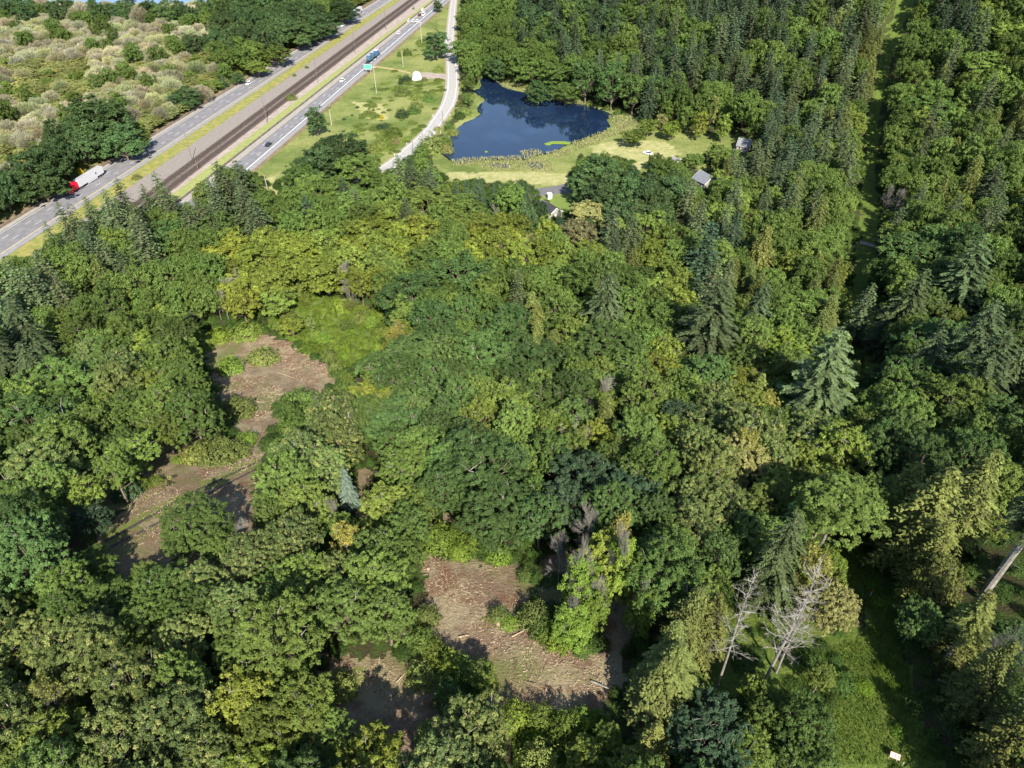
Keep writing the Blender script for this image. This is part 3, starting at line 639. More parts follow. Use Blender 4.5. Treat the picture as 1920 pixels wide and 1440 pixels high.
# letter -> kind, radius range, height range, weights of mixed cells
KIND = {'D': ('maple', 4.8, 7.6, 13, 22), 'M': ('maple', 4.2, 7.0, 11, 21), 'P': ('maple', 4.4, 7.0, 12, 20), 'K': ('alder', 3.6, 6.2, 10, 19), 'Y': ('alder', 3.8, 6.4, 11, 18), 'L': ('maple', 4, 6, 12, 16), 'T': ('maple', 4, 6, 12, 16), 'g': ('sallow', 2.6, 4.4, 3.5, 5.5), 'k': ('alder', 3, 4.5, 6, 9),
        'B': ('cottonwood', 6.0, 8.5, 15, 20), 'F': ('fir', 4.8, 7.2, 17, 28), 'G': ('fir', 5.2, 8.4, 16, 29), 'C': ('cedar', 4.2, 6.0, 14, 21), 'N': ('fir', 2.8, 3.6, 13, 17),
        'W': ('willow', 4.6, 7.4, 7, 10.5), 'w': ('sallow', 3.4, 6.0, 4.0, 7.2), 'S': ('shrub', 1.5, 2.8, 1.6, 3), 'X': ('fir', 3, 4, 14, 17)}
MIX = {'A': 'FFFBDD', 'E': 'GMMKDCG', 'F': 'FFFFGGMDF', 'G': 'GGGDKMGM', 'W': 'WWWWwwT', 'w': 'wwwwwgWk', 'M': 'MMMMK', 'D': 'DDDDDM', 'P': 'PPPPPMPK', 'Y': 'YYYKYM', 'C': 'CCCCM', 'B': 'BBBBM', 'K': 'KKKKYM', '.': 'M'}
NAMES = {'maple': 'maple_tree', 'alder': 'alder_tree', 'cottonwood': 'cottonwood_tree', 'fir': 'fir_tree', 'cedar': 'cedar_tree', 'willow': 'willow_tree', 'sallow': 'willow_bush', 'shrub': 'shrub', 'column': 'poplar_tree', 'ivy': 'ivy_covered_tree', 'bare': 'bare_tree', 'snag': 'dead_snag', 'budding': 'budding_tree'}
TREES = []      # x, y, z, R, H, letter, kind
def libkind(kind, near, letter):
    if kind in ('maple', 'alder', 'fir'): return kind + ('_near' if near else '_far')
    if kind == 'sallow': return 'alder_far'
    return kind
def addtree(x, y, R, H, letter, kind, manual=False, tint=None, label=None, lean=None):
    TREES.append(dict(x=x, y=y, z=float(terr(x, y)), R=R, H=H, c=letter, kind=kind, man=manual, tint=tint, label=label)); return TREES[-1]
CZ = {'fir': .4, 'cedar': .45}
def man(px, py, wpx, H, letter, kind=None, label=None, hpx=None):
    """broad tree: crown centre and crown width in photo pixels"""
    kind = kind or KIND[letter][0]
    if kind == 'shrub' and wpx >= 36 and py > 500: H = max(H, wpx * .062 if wpx < 72 else 4.2)
    p = at(px, py, H * .62); d = proj(p.x, p.y, p.z + H * .62)[2]
    return addtree(p.x, p.y, wpx * float(d) / FOC / 2, H, letter, kind, True, None, label)
def tip(px, py, H, R, letter, kind='fir', label=None):
    if kind != 'X' and H > 18: H *= .86; R *= 1.12
    p = at(px, py, H); return addtree(p.x, p.y, R, H, letter, kind, True, None, label)

for a in [(107,374,29,6,'G'),(128,380,27,5.5,'G'),(80,412,24,5,'G'),(159,367,22,5,'G'),(194,352,27,7,'G'),(215,334,26,6,'G'),(240,380,23,5.5,'C','cedar'),(262,343,20,4.6,'G'),(286,319,25,6.5,'G'),(312,352,24,6,'G'),
          (347,380,24,6,'G'),(409,300,29,9,'G'),(440,300,29,8.5,'G'),(452,345,28,8,'G'),(476,372,25,7,'G'),(370,365,25,6.5,'G'),(390,330,27,7,'G'),(220,470,22,6,'G'),(4,480,32,7,'G'),(35,492,28,7,'G'),(62,470,26,6.5,'G'),(100,505,26,6,'G'),(8,560,32,7.5,'G'),(-30,520,32,7,'G'),(30,640,26,6.5,'G'),(150,430,25,6.5,'G'),(185,440,24,6,'G'),
          (745,288,24,6.5,'G'),(768,296,22,6,'F'),(806,298,24,5.5,'G'),(640,330,22,5.5,'F'),(660,352,20,5,'G'),(570,362,20,5,'F'),
          (857,337,16,3.8,'N'),(874,333,17,3.8,'N'),(889,332,17,3.8,'N'),(901,330,18,3.6,'N'),(926,338,16,3.8,'N'),(938,343,15,3.5,'N'),(948,343,15,3.5,'N'),(968,336,17,4.2,'N'),(977,332,18,4.2,'N'),(989,342,16,3.8,'N'),
          (982,373,14,4.5,'B'),(997,380,14,4.5,'B'),(1004,398,12,3.6,'B'),(985,392,13,4.5,'B'),(1052,388,9,2.6,'N'),
          (972,502,27,4.6,'G'),(1140,502,33,9,'G'),(1152,384,25,7,'G'),(1187,404,25,7,'G'),(1330,413,33,8,'F'),(1348,520,39,10.5,'G'),(1587,612,38,10,'G'),(1436,522,31,6,'G'),(1722,502,35,8.5,'G'),(1852,442,36,9,'G'),(1690,385,22,5,'G'),
          (1422,258,24,6,'G'),(1396,292,22,6,'G'),(1380,276,20,5,'G'),(1446,250,26,6,'G'),(1470,300,26,6,'G'),(1500,330,26,6,'C','cedar'),(1545,365,26,5.5,'C','cedar'),(1440,420,28,6,'C','cedar'),(1385,395,26,6.5,'F'),
          (1770,610,30,7,'G'),(1640,530,26,6,'G'),(1890,610,34,8,'G'),(1310,1092,22,4.5,'C','cedar'),(1345,1110,20,4.5,'C','cedar'),(1240,1200,16,4,'C','cedar'),(1275,1165,18,4,'C','cedar'),(1510,930,20,4,'D'),
          (1500,960,28,5,'G'),(1800,870,30,7,'C','cedar'),(1865,850,28,6,'C','cedar'),(1890,560,34,8,'G')]:
    tip(*a[:5], *(a[5:]))
tip(640, 872, 13, 2.6, 'X', 'fir', 'slim blue-grey conifer with pale bare trunk beside the small brown patch')
for a in [(366,985,148,10.5,'M'),(330,1015,64,7,'M'),(250,852,105,12,'K'),(232,830,80,11,'M'),(60,800,170,17,'D'),(75,885,160,15,'P'),(120,720,170,17,'M'),(165,975,85,8,'N','maple'),(175,1060,90,6,'M'),(235,912,52,4,'N','shrub'),
          (888,1375,140,13,'P'),(690,1420,120,12,'Y'),(1325,1375,150,16,'N','maple'),(560,1330,140,13,'K'),(500,1370,120,13,'K'),(905,880,200,18,'D'),(930,960,150,14,'D'),(760,880,120,15,'M'),(745,800,130,15,'D'),(730,950,110,12,'K'),(700,430,100,14,'Y'),(735,460,90,14,'Y'),(660,470,80,13,'Y'),
          (560,470,120,14,'Y'),(420,480,110,14,'Y'),(490,480,120,14,'Y'),(450,540,100,13,'Y'),(610,515,110,14,'Y'),(520,560,70,11,'K'),(545,610,48,8,'Y'),(770,550,130,17,'D'),(860,520,140,18,'D'),(820,640,120,16,'D'),(760,690,160,17,'D'),(900,680,170,18,'D'),(990,690,150,17,'D'),(1130,660,160,18,'D'),(1180,530,120,15,'M'),
          (1000,460,60,13,'L'),(1105,400,90,12,'L'),(1190,395,55,12,'L'),(1085,440,80,13,'T'),(1105,470,60,12,'K'),(940,420,70,12,'Y'),(895,425,90,13,'K'),(855,355,48,10,'Y'),(330,440,110,15,'D'),(400,425,100,15,'D'),(800,390,160,15,'M'),(660,390,110,14,'M'),(870,390,80,12,'M'),
          (1130,325,105,17,'B'),(1100,345,70,15,'B'),(1165,345,70,14,'B'),(1185,335,40,13,'B'),(1225,345,60,14,'M'),(1250,320,60,13,'M'),(1275,345,60,13,'M'),(1300,300,40,9,'M'),(1345,285,50,11,'K'),(1370,300,50,12,'K'),(1290,370,70,12,'M'),(1230,300,35,9,'M'),
          (1190,255,48,9,'K'),(1215,235,40,10,'K'),(1256,242,40,9,'S','alder'),
          (640,282,110,17,'B'),(600,300,80,15,'B'),(670,310,80,15,'M'),(560,325,70,12,'M'),(590,345,70,12,'M'),(700,330,50,10,'M'),(930,128,52,12,'B'),(886,132,30,9,'M'),(870,90,62,15,'M'),(905,95,60,14,'M'),(880,30,60,16,'M'),(958,90,50,14,'K'),(1000,128,70,16,'M'),(1040,140,70,17,'M'),(820,10,18,8,'B'),(1100,142,70,24,'D'),(1150,155,70,24,'D'),(1190,165,60,23,'D'),(1235,170,60,22,'D'),(1270,180,60,18,'D'),(1010,170,60,12,'D'),(1060,170,60,12,'M'),
          (186,228,125,24,'B'),(226,262,84,16,'B'),(150,250,80,18,'B'),(262,262,50,9,'K'),(60,322,100,19,'B'),(95,300,70,12,'B'),(20,350,70,11,'M'),(75,345,90,13,'B'),(370,80,50,15,'B'),(345,180,55,11,'B'),(320,190,36,11,'N','fir'),(300,212,32,8,'W'),(418,148,24,8,'N','fir'),(445,145,26,7,'B'),(430,70,60,13,'B'),(470,90,60,12,'M'),(520,100,60,13,'K'),(500,60,60,13,'M'),(560,60,80,16,'B'),(600,45,70,16,'B'),(640,20,60,15,'B'),(480,125,50,10,'K'),(520,30,60,14,'B'),(580,20,60,15,'B'),
          (1330,800,150,15,'P'),(1390,870,120,15,'L'),(1270,790,90,14,'N','maple'),(1230,870,60,13,'P'),(1100,900,140,15,'N','maple'),(1180,930,120,14,'N','maple'),(1060,950,100,13,'N','maple'),(1350,960,120,15,'P'),(1440,950,120,15,'M'),(1520,820,120,15,'P'),(1610,760,60,13,'Y'),(1600,830,70,14,'C','maple'),(1590,700,60,12,'K'),(1480,660,110,15,'S','maple'),(1500,580,110,15,'M'),(1400,720,110,14,'Y'),
          (1110,820,60,13,'Y'),(1145,835,60,12,'Y'),(1030,800,80,14,'K'),(1070,830,60,12,'Y'),(1000,760,110,15,'M'),(1130,760,60,14,'K'),
          (1575,510,36,12,'Y'),(1575,555,36,11,'Y'),(1580,640,30,9,'Y'),(1680,430,55,9,'Y'),(1720,480,140,17,'D'),(1660,510,60,14,'D'),(1760,650,150,18,'D'),(1700,720,140,18,'D'),(1800,760,140,18,'M'),(1840,820,110,16,'M'),(1690,300,60,12,'M'),(1760,210,120,17,'M'),(1850,120,110,15,'K'),(1900,60,80,13,'K'),
          (1720,1160,80,12,'D'),(1760,1100,90,14,'C','maple'),(1560,1130,110,11,'L'),(1540,1060,90,12,'Y'),(1420,1010,110,14,'M'),(1440,1350,95,10,'M'),(1420,1300,70,9,'Y'),(1400,1420,110,13,'K'),
          (1100,1420,80,7,'K'),(1145,1380,60,7,'K'),(1180,1440,80,8,'K'),(1010,1420,70,5,'g','shrub'),(1060,1360,60,5,'K','shrub'),(800,1370,44,4,'g','shrub'),(900,1265,60,6,'K'),(840,1300,60,5,'D','shrub')]:
    man(*a)
for (x, y, w, h, c) in [(1285,215,24,14,'K'),(1311,228,24,15,'Y'),(1336,205,20,17,'L'),(1358,235,28,14,'K'),(1250,205,24,12,'K'),(1398,210,30,14,'K'),(1240,225,20,9,'L'),(591,222,34,15,'B'),(817,78,40,17,'B'),(640,1030,0,0,0)]:
    if w: man(x, y, w, h, c, 'column')
for (x, y, w, h) in [(1085,1090,60,17),(1165,1075,56,17),(1120,1130,50,12),(1200,1150,46,12),(1075,1165,60,10)]: man(x, y, w, h, 'S', 'ivy')
for (x, y, w, h, k) in [(1105,985,70,17,'bare'),(1050,1040,60,15,'bare'),(1125,745,48,18,'bare'),(1100,775,40,12,'bare'),(720,780,46,12,'bare'),(600,770,46,12,'bare'),(805,490,40,14,'bare'),(650,515,40,16,'bare'),(655,545,40,12,'bare'),(810,605,66,13,'budding'),(740,625,50,12,'budding'),
                        (1170,1005,60,15,'budding'),(920,835,56,17,'budding'),(1380,850,90,17,'budding'),(1895,1240,90,15,'bare'),(1780,950,50,14,'bare'),(1665,370,30,16,'bare'),(1680,375,30,15,'bare'),(460,1000,50,12,'bare'),(620,960,40,12,'bare'),(640,1020,60,13,'budding'),(1540,850,30,12,'budding'),
                        (1440,760,60,15,'budding'),(1430,650,50,14,'budding'),(430,540,50,13,'bare'),(410,560,30,11,'bare'),(350,600,40,9,'bare'),(1880,160,40,9,'budding'),(90,1330,80,14,'budding'),(1535,1085,90,15,'budding'),(930,400,30,12,'bare'),(1290,210,34,7,'bare')]:
    man(x, y, w, h, 'W', k)
for (x, y, w, h, c) in [(428,681,46,4.4,'S'),(489,664,54,4.0,'g'),(440,762,62,2.8,'g'),(404,628,48,2.8,'S'),(459,618,58,3.2,'K'),(370,640,60,3.5,'K'),(880,1000,78,4.5,'S'),(935,1035,44,3,'S'),(820,1005,70,3.5,'S'),(860,1030,40,3,'S'),(400,845,90,3,'g'),(365,850,50,3,'g'),(440,840,50,2.6,'g'),(460,820,40,2.4,'S'),
                        (330,860,20,1.5,'S'),(262,905,36,2.4,'K'),(290,900,30,1.6,'K'),(560,745,60,4,'M'),(545,790,50,4,'M'),(1005,1150,60,3,'g'),(1050,1185,60,3,'S'),(1020,1170,50,3,'M'),(840,1240,60,3,'S'),(790,1260,50,3,'g'),(905,1270,50,3.5,'S'),(800,1150,44,3,'g'),(790,1195,50,3.5,'M'),(815,1215,44,3,'K'),(870,1250,50,3.5,'M'),(965,1335,60,3,'S'),(935,1150,38,2,'g'),(955,1165,34,1.6,'S'),(1015,1340,50,3,'K'),(1090,1345,50,3,'S'),(985,1075,34,2,'M'),(640,1285,50,3,'g'),(700,1370,40,3,'M'),(1250,1100,44,3,'S'),
                        (753,210,24,4,'B'),(722,235,14,3,'N'),(763,96,16,4,'M'),(748,100,8,3,'M'),(750,150,8,4,'N'),(762,145,14,4,'N'),(755,170,30,3.5,'g'),(785,178,30,3.5,'g'),(805,182,24,3,'M'),(780,195,24,3,'g'),(775,205,24,3,'M'),(712,235,12,2.4,'N'),(738,245,30,4,'K'),(715,265,26,3.5,'g'),(700,275,20,3.5,'g'),(725,262,20,3.5,'K'),(742,262,14,3,'T'),(822,128,18,3.5,'g'),
                        (783,135,8,2.4,'g'),(795,147,12,2,'g'),(870,205,26,4,'g'),(862,215,20,3,'M'),(842,232,18,4,'M'),(850,245,20,3,'g'),(808,265,46,7,'g'),(790,280,30,5,'M'),(835,262,26,3.5,'K'),(880,150,18,3,'g'),(868,190,18,2.5,'g'),(880,180,20,2,'w'),(838,275,22,4,'w'),(820,240,14,2,'w'),(868,155,14,3,'g'),
                        (1105,192,12,2.5,'g'),(1140,200,14,2.5,'K'),(1160,208,16,3,'M'),(1125,193,10,2.5,'K'),(1085,180,14,2.5,'w'),(1065,178,16,2.5,'w'),(960,148,26,3,'w'),(985,160,20,2,'w'),(575,125,7,1.5,'M'),(552,140,7,1.5,'M'),(775,15,5,1.5,'M'),(545,180,20,3,'g'),(150,320,10,2.2,'Yl'),(160,330,20,2.5,'g'),(255,330,16,2,'w'),(715,218,8,2,'Yl'),
                        (700,205,6,1.2,'T'),(690,210,8,1.2,'T'),(670,200,6,1.2,'N'),(660,215,5,1,'N'),(680,215,5,1,'N'),(645,222,6,1.2,'N'),(630,228,6,1.2,'T'),(530,395,14,3,'T'),(550,385,14,3,'g'),(520,385,12,2,'K')]:
    man(x, y, w, h, 'S' if c == 'Yl' else c, 'shrub'); TREES[-1]['tint'] = (.55, .42, .02, 1) if c == 'Yl' else COL[c]

def basetop(bx, by, ty, R, letter, kind):
    p = at(bx, by); H = 8
    while H < 40 and float(proj(p.x, p.y, p.z + H)[1]) > ty: H += .25
    return addtree(p.x, p.y, R, H, letter, kind, True)
for a in [(1345, 1287, 1068, 3.6), (1428, 1288, 1065, 5.2), (1455, 1262, 1120, 3.6), (1050, 878, 790, 1.8), (1066, 880, 775, 1.8), (1094, 884, 800, 1.6), (1128, 800, 700, 2.6), (1110, 805, 745, 2.6), (430, 602, 545, 2.2), (415, 600, 555, 2.0), (460, 570, 500, 2.2), (1900, 1330, 1200, 4.5)]: basetop(*a, 'W', 'snag')
for a in [(1775, 1225, 1100, 4.0), (1800, 1330, 1200, 4.2), (1845, 1440, 1310, 4.5), (1880, 1400, 1250, 4.6)]: basetop(*a, 'C', 'cedar')
for x in range(8, 470, 15):
    man(x + random.uniform(-6, 6), 16 + random.uniform(-6, 8) + (8 if x > 140 else 0), 38, random.uniform(12, 18), 'B' if random.random() < .65 else 'W', 'cottonwood' if random.random() < .8 else 'willow')
    if TREES[-1]['kind'] == 'willow': TREES[-1]['c'] = 'W'
    elif TREES[-1]['c'] == 'W': TREES[-1]['c'] = 'B'

for _ in range(60):
    x, y = random.uniform(500, 735), random.uniform(540, 690)
    if inpoly([x], [y], BRUSH)[0] and not inpoly([x], [y], [(600, 620), (700, 600), (700, 650), (640, 685)])[0]: man(x, y, random.uniform(18, 34), random.uniform(2.5, 5), random.choice('KgMkS'), 'shrub' if random.random() < .6 else 'alder')

def clear_of(x, y, z, R, H, kind):
    """crown outline against the open ground of the photo"""
    if kind in ('fir', 'cedar'): hs = ((.12, .9), (.4, .6), (.7, .3), (.97, .05))
    else: hs = ((.3, .75), (.62, .95), (.9, .5))
    X, Y, Z = [x], [y], [z + .5]
    for f, q in hs:
        for a in range(0, 360, 60): X.append(x + R * q * math.cos(R_(a))); Y.append(y + R * q * math.sin(R_(a))); Z.append(z + H * f)
    px, py, _ = proj(X, Y, Z)
    for k in NOTREE:
        if inpoly(px, py, k).any(): return False
    return True
cell = {}
def occupied(x, y, R, fac):
    for i in range(int(x // 16) - 1, int(x // 16) + 2):
        for j in range(int(y // 16) - 1, int(y // 16) + 2):
            for (a, b_, r) in cell.get((i, j), ()):
                if (a - x) ** 2 + (b_ - y) ** 2 < (fac * (R + r)) ** 2: return True
    return False
def occupy(x, y, R): cell.setdefault((int(x // 16), int(y // 16)), []).append((x, y, R))
for t in TREES: occupy(t['x'], t['y'], t['R'] * (1.15 if t['kind'] == 'fir' and t['y'] < 260 else .8 if t['kind'] not in ('bare', 'budding', 'snag') else .4))
gx, gy = np.meshgrid(np.arange(-420, 620, 3.3), np.arange(28, 760, 3.3)); gx = gx.ravel() + rng.uniform(-1.6, 1.6, gx.size); gy = gy.ravel() + rng.uniform(-1.6, 1.6, gy.size)
od = rng.permutation(gx.size); gx, gy = gx[od], gy[od]; gz = terr(gx, gy)
cpx, cpy, cdp = proj(gx, gy, gz + 13)
ok = (cpx > -130) & (cpx < 2060) & (cpy > -45) & (cpy < 1640) & (cdp > 20)
hx = wl([(0, 428), (617, 55)]); hr = ER
onhw = (gx > hx[0] + hx[1] * gy - 3) & (gx < np.where(gy < 282, YR[0] + YR[1] * gy + 3, hr[0] + hr[1] * gy + 3)); ok &= ~onhw
inriver = (gy > 605) & (gx < -146); ok &= ~inriver
left = gx < hx[0] + hx[1] * gy
for i in np.nonzero(ok)[0]:
    x, y, z = float(gx[i]), float(gy[i]), float(gz[i])
    c = GRID[min(17, max(0, int(cpy[i] // 80)))][min(23, max(0, int(cpx[i] // 80)))]
    if left[i] and c not in 'WwBM': c = 'w'
    if not left[i] and c in 'WwB' and cpx[i] < 700: c = 'G'
    pool = MIX.get(c, c); c = pool[int(rng.integers(len(pool)))]
    kind, r0, r1, h0, h1 = KIND[c]; u = rng.random()
    if 1380 < cpx[i] < 1900 and cpy[i] > 1440: continue
    R = r0 + (r1 - r0) * u; H = h0 + (h1 - h0) * min(1, max(0, u * .6 + rng.random() * .4))
    fac = {'fir': .6 if y < 330 else .53, 'cedar': .5, 'willow': .44, 'sallow': .42}.get(kind, .55)
    if y > 300 and not left[i] and x > 20 and cpy[i] < 330: R *= 1.15; H *= 1.15
    if cpx[i] < 500 and 1030 < cpy[i] < 1170: H *= .68; R *= .85
    if left[i] and kind == 'cottonwood': H *= 1.1
    if occupied(x, y, R, fac): continue
    if not clear_of(x, y, z, R, H, kind):
        R *= .6; H *= .62
        if kind in ('willow', 'fir') or rng.random() < .3 or not clear_of(x, y, z, R, H, kind): continue
    t_ = proj(x, y, z + H)
    if float(t_[1]) > 1440 + 260 or float(t_[0]) < -110 or float(t_[0]) > 2040: continue
    occupy(x, y, R); addtree(x, y, R, H, c, kind)

# ------------------------------------------------------------------ trees: labels
ADJ = {'D': 'deep green', 'M': 'mid green', 'Y': 'yellow-green', 'P': 'pale olive', 'K': 'fresh green', 'B': 'dark green', 'F': 'dark olive', 'G': 'olive green', 'C': 'golden olive', 'W': 'tan leafless', 'w': 'pale green', 'S': 'bright green', 'X': 'blue-grey', 'L': 'cream-tinged', 'N': 'blue-green', 'g': 'soft green', 'k': 'leafy green', 'T': 'brownish olive'}
ZONES = [(0, 0, 110, 60, 'in the far left marsh corner'), (110, 0, 220, 60, 'in the far marsh by the river'), (220, 0, 330, 60, 'in the far marsh left of tall cottonwoods'), (0, 60, 110, 110, 'at the left edge of the far marsh'), (110, 60, 220, 110, 'in the middle of the far marsh'), (220, 60, 330, 110, 'at the right of the far marsh'), (0, 110, 110, 175, 'at the left photo edge in the marsh'), (110, 110, 220, 175, 'in the marsh behind the big cottonwood'), (220, 110, 330, 175, 'in the marsh near the highway'), (0, 175, 130, 235, 'in the marsh left of the big cottonwood'), (330, 0, 720, 135, 'lining the far end of the westbound highway'), (130, 175, 330, 235, 'around the big marsh cottonwood'), (0, 235, 300, 420, 'above the red truck beside the highway'), (330, 135, 470, 235, 'at the marsh edge along the highway'),
         (480, 130, 700, 330, 'between eastbound highway and side road'), (700, 0, 860, 300, 'on the grassy triangle by the side road'), (860, 0, 1000, 160, 'at the far left end of the pond'), (800, 160, 900, 320, 'on the left bank of the pond'), (1000, 0, 1240, 110, 'high on the slope behind the pond'), (1000, 110, 1240, 215, 'along the far pond shore'), (1240, 0, 1450, 120, 'high on the slope right of the pond'), (1240, 120, 1450, 200, 'low on the slope right of the pond'), (1180, 195, 1440, 275, 'beside the hay meadow and grey roof'), (1050, 275, 1290, 400, 'between the driveway and metal roof'), (1290, 275, 1450, 400, 'between the two grey roofs'),
         (1450, 0, 1640, 180, 'at upper left of the grassy strip'), (1450, 180, 1640, 360, 'left of the grassy strip above the gravel crossing'), (1640, 0, 1920, 170, 'in the upper right corner woods'), (1640, 170, 1920, 370, 'right of the upper grassy strip'), (1450, 360, 1640, 600, 'left of the gravel crossing'), (1640, 370, 1920, 600, 'right of the gravel crossing'),
         (0, 330, 260, 480, 'below the red truck'), (260, 290, 500, 400, 'by the railway where the woods begin'), (500, 310, 840, 400, 'below the side road bend'), (840, 320, 1000, 410, 'around the small orange shed'), (980, 365, 1060, 410, 'beside the dark roofed cabin'),
         (0, 480, 200, 720, 'at the left photo edge above the clearing'), (200, 400, 420, 620, 'upper left of the upper clearing'), (420, 400, 640, 540, 'in the woods behind the upper clearing'), (420, 540, 740, 700, 'around the top of the upper clearing'), (640, 400, 860, 560, 'in the canopy below the orange shed'), (860, 400, 1060, 520, 'just below the hidden blue-grey roof'), (1060, 390, 1260, 560, 'below the driveway tree row'), (1260, 390, 1450, 560, 'below the metal roof house'), (740, 560, 960, 760, 'right of the bright brush patch'), (960, 520, 1200, 700, 'in the centre of the woods'), (1200, 560, 1450, 700, 'around the tall central fir'), (1450, 600, 1660, 780, 'left of the shaded grassy strip'), (1640, 600, 1920, 780, 'right of the shaded grassy strip'),
         (0, 720, 200, 900, 'left of the brown forest opening'), (200, 620, 400, 900, 'between the left opening and upper clearing'), (400, 740, 560, 880, 'at the foot of the upper clearing'), (0, 900, 190, 1100, 'below the brown forest opening'), (190, 900, 440, 1100, 'beside the wheel ruts'), (440, 740, 660, 1000, 'between wheel ruts and small brown patch'), (660, 740, 840, 1040, 'right of the small brown patch'), (840, 760, 1020, 1060, 'above the lower clearing'), (1020, 700, 1220, 900, 'amid the dead snags in the middle'), (1220, 700, 1450, 900, 'right of the middle dead snags'), (1020, 900, 1240, 1210, 'on the right edge of the lower clearing'), (1240, 900, 1450, 1060, 'beyond the leaning snag'), (1450, 780, 1660, 1060, 'above the lower grassy strip'), (1660, 780, 1920, 1060, 'in the shaded woods at right edge'),
         (0, 1100, 230, 1280, 'in the lower left woods'), (0, 1280, 230, 1700, 'in the bottom left corner'), (230, 1040, 460, 1240, 'just below the wheel ruts'), (230, 1240, 460, 1700, 'at the bottom left photo edge'), (460, 1000, 800, 1250, 'left of the lower clearing'), (460, 1250, 760, 1700, 'below the left lobe of the lower clearing'), (760, 1180, 960, 1700, 'in front of the lower clearing'), (960, 1300, 1220, 1700, 'on the brushy ground at bottom centre'), (1180, 1210, 1330, 1420, 'right of the long clearing log'), (1240, 1060, 1480, 1300, 'around the tall leaning snag'), (1220, 1300, 1480, 1700, 'below the tall leaning snag'), (1450, 1060, 1620, 1240, 'left of the white marker post'), (1450, 1240, 1640, 1700, 'left of the red numbered sign'), (1620, 1060, 1780, 1330, 'right of the white marker post'), (1640, 1330, 1800, 1700, 'close to the red numbered sign'), (1780, 1060, 1920, 1330, 'at the lower right edge'), (1780, 1330, 2050, 1700, 'in the bottom right corner')]
NOUN = {'maple': 'maple tree', 'alder': 'alder tree', 'cottonwood': 'cottonwood tree', 'fir': 'fir tree', 'cedar': 'drooping cedar tree', 'willow': 'rounded willow', 'sallow': 'low willow bush', 'shrub': 'rounded shrub', 'column': 'narrow poplar', 'ivy': 'ivy-covered trunk', 'bare': 'dead bare tree', 'snag': 'tall dead snag', 'budding': 'half-bare budding tree'}
for i, t in enumerate(TREES):
    h = .62 if t['kind'] not in ('fir', 'cedar') else .5
    a, b_, d = proj(t['x'], t['y'], t['z'] + t['H'] * h); t['px'], t['py'] = float(a), float(b_); t['app'] = 2 * t['R'] * FOC / float(d); t['dep'] = float(d)
cnt = {}
for t in TREES: cnt.setdefault(t['kind'], []).append(t)
OVER = {}
for k, l in cnt.items():
    l.sort(key=lambda t: -(t['app'] + 1000 * t['man'])); OVER[k] = l[280:]; cnt[k] = l[:280]
KEEP = [t for l in cnt.values() for t in l]
byzone = {}
for t in KEEP:
    for z in ZONES:
        if z[0] <= t['px'] < z[2] and z[1] <= t['py'] < z[3]: t['zone'] = z[4]; break
    else:
        z = min(ZONES, key=lambda z: (max(z[0] - t['px'], 0, t['px'] - z[2])) ** 2 + (max(z[1] - t['py'], 0, t['py'] - z[3])) ** 2); t['zone'] = z[4]
    byzone.setdefault((t['zone'], t['kind'], t['c']), []).append(t)
ORD = ['leftmost', 'second from left', 'third from left', 'fourth from left', 'fifth from left', 'sixth from left', 'seventh from left', 'eighth from left', 'ninth from left', 'tenth from left', 'eleventh from left', 'twelfth from left', 'thirteenth from left', 'fourteenth from left', 'fifteenth from left', 'sixteenth from left', 'seventeenth from left']
for (z, k, c), l in byzone.items():
    adj = ADJ[c] if k not in ('bare', 'budding', 'snag') else ('yellowish' if k == 'budding' else 'pale grey')
    l.sort(key=lambda t: -t['app']); n = len(l)
    names = [''] if n < 4 else ['large ', 'medium ', 'small '] if n < 28 else ['very large ', 'large ', 'medium ', 'small ', 'very small ']
    sizes = [(nm, l[i * n // len(names):(i + 1) * n // len(names)]) for i, nm in enumerate(names)]
    for sname, g in sizes:
        g.sort(key=lambda t: t['px']); base = f"{sname}{adj} {NOUN[k]} {z}"
        for j, t in enumerate(g):
            t['grp'] = f"{NOUN[k]}s {z}".replace('bushs', 'bushes')
            if len(g) == 1: t['lab'] = base
            elif len(g) <= 17: t['lab'] = f"{base}, {ORD[j] if j < len(g) - 1 else 'rightmost'}"
            else: t['lab'] = base
            if len(t['lab'].split()) > 16: t['lab'] = t['lab'].replace(' tree', '').replace('low willow', 'willow').replace('rounded ', '').replace('the ', '')

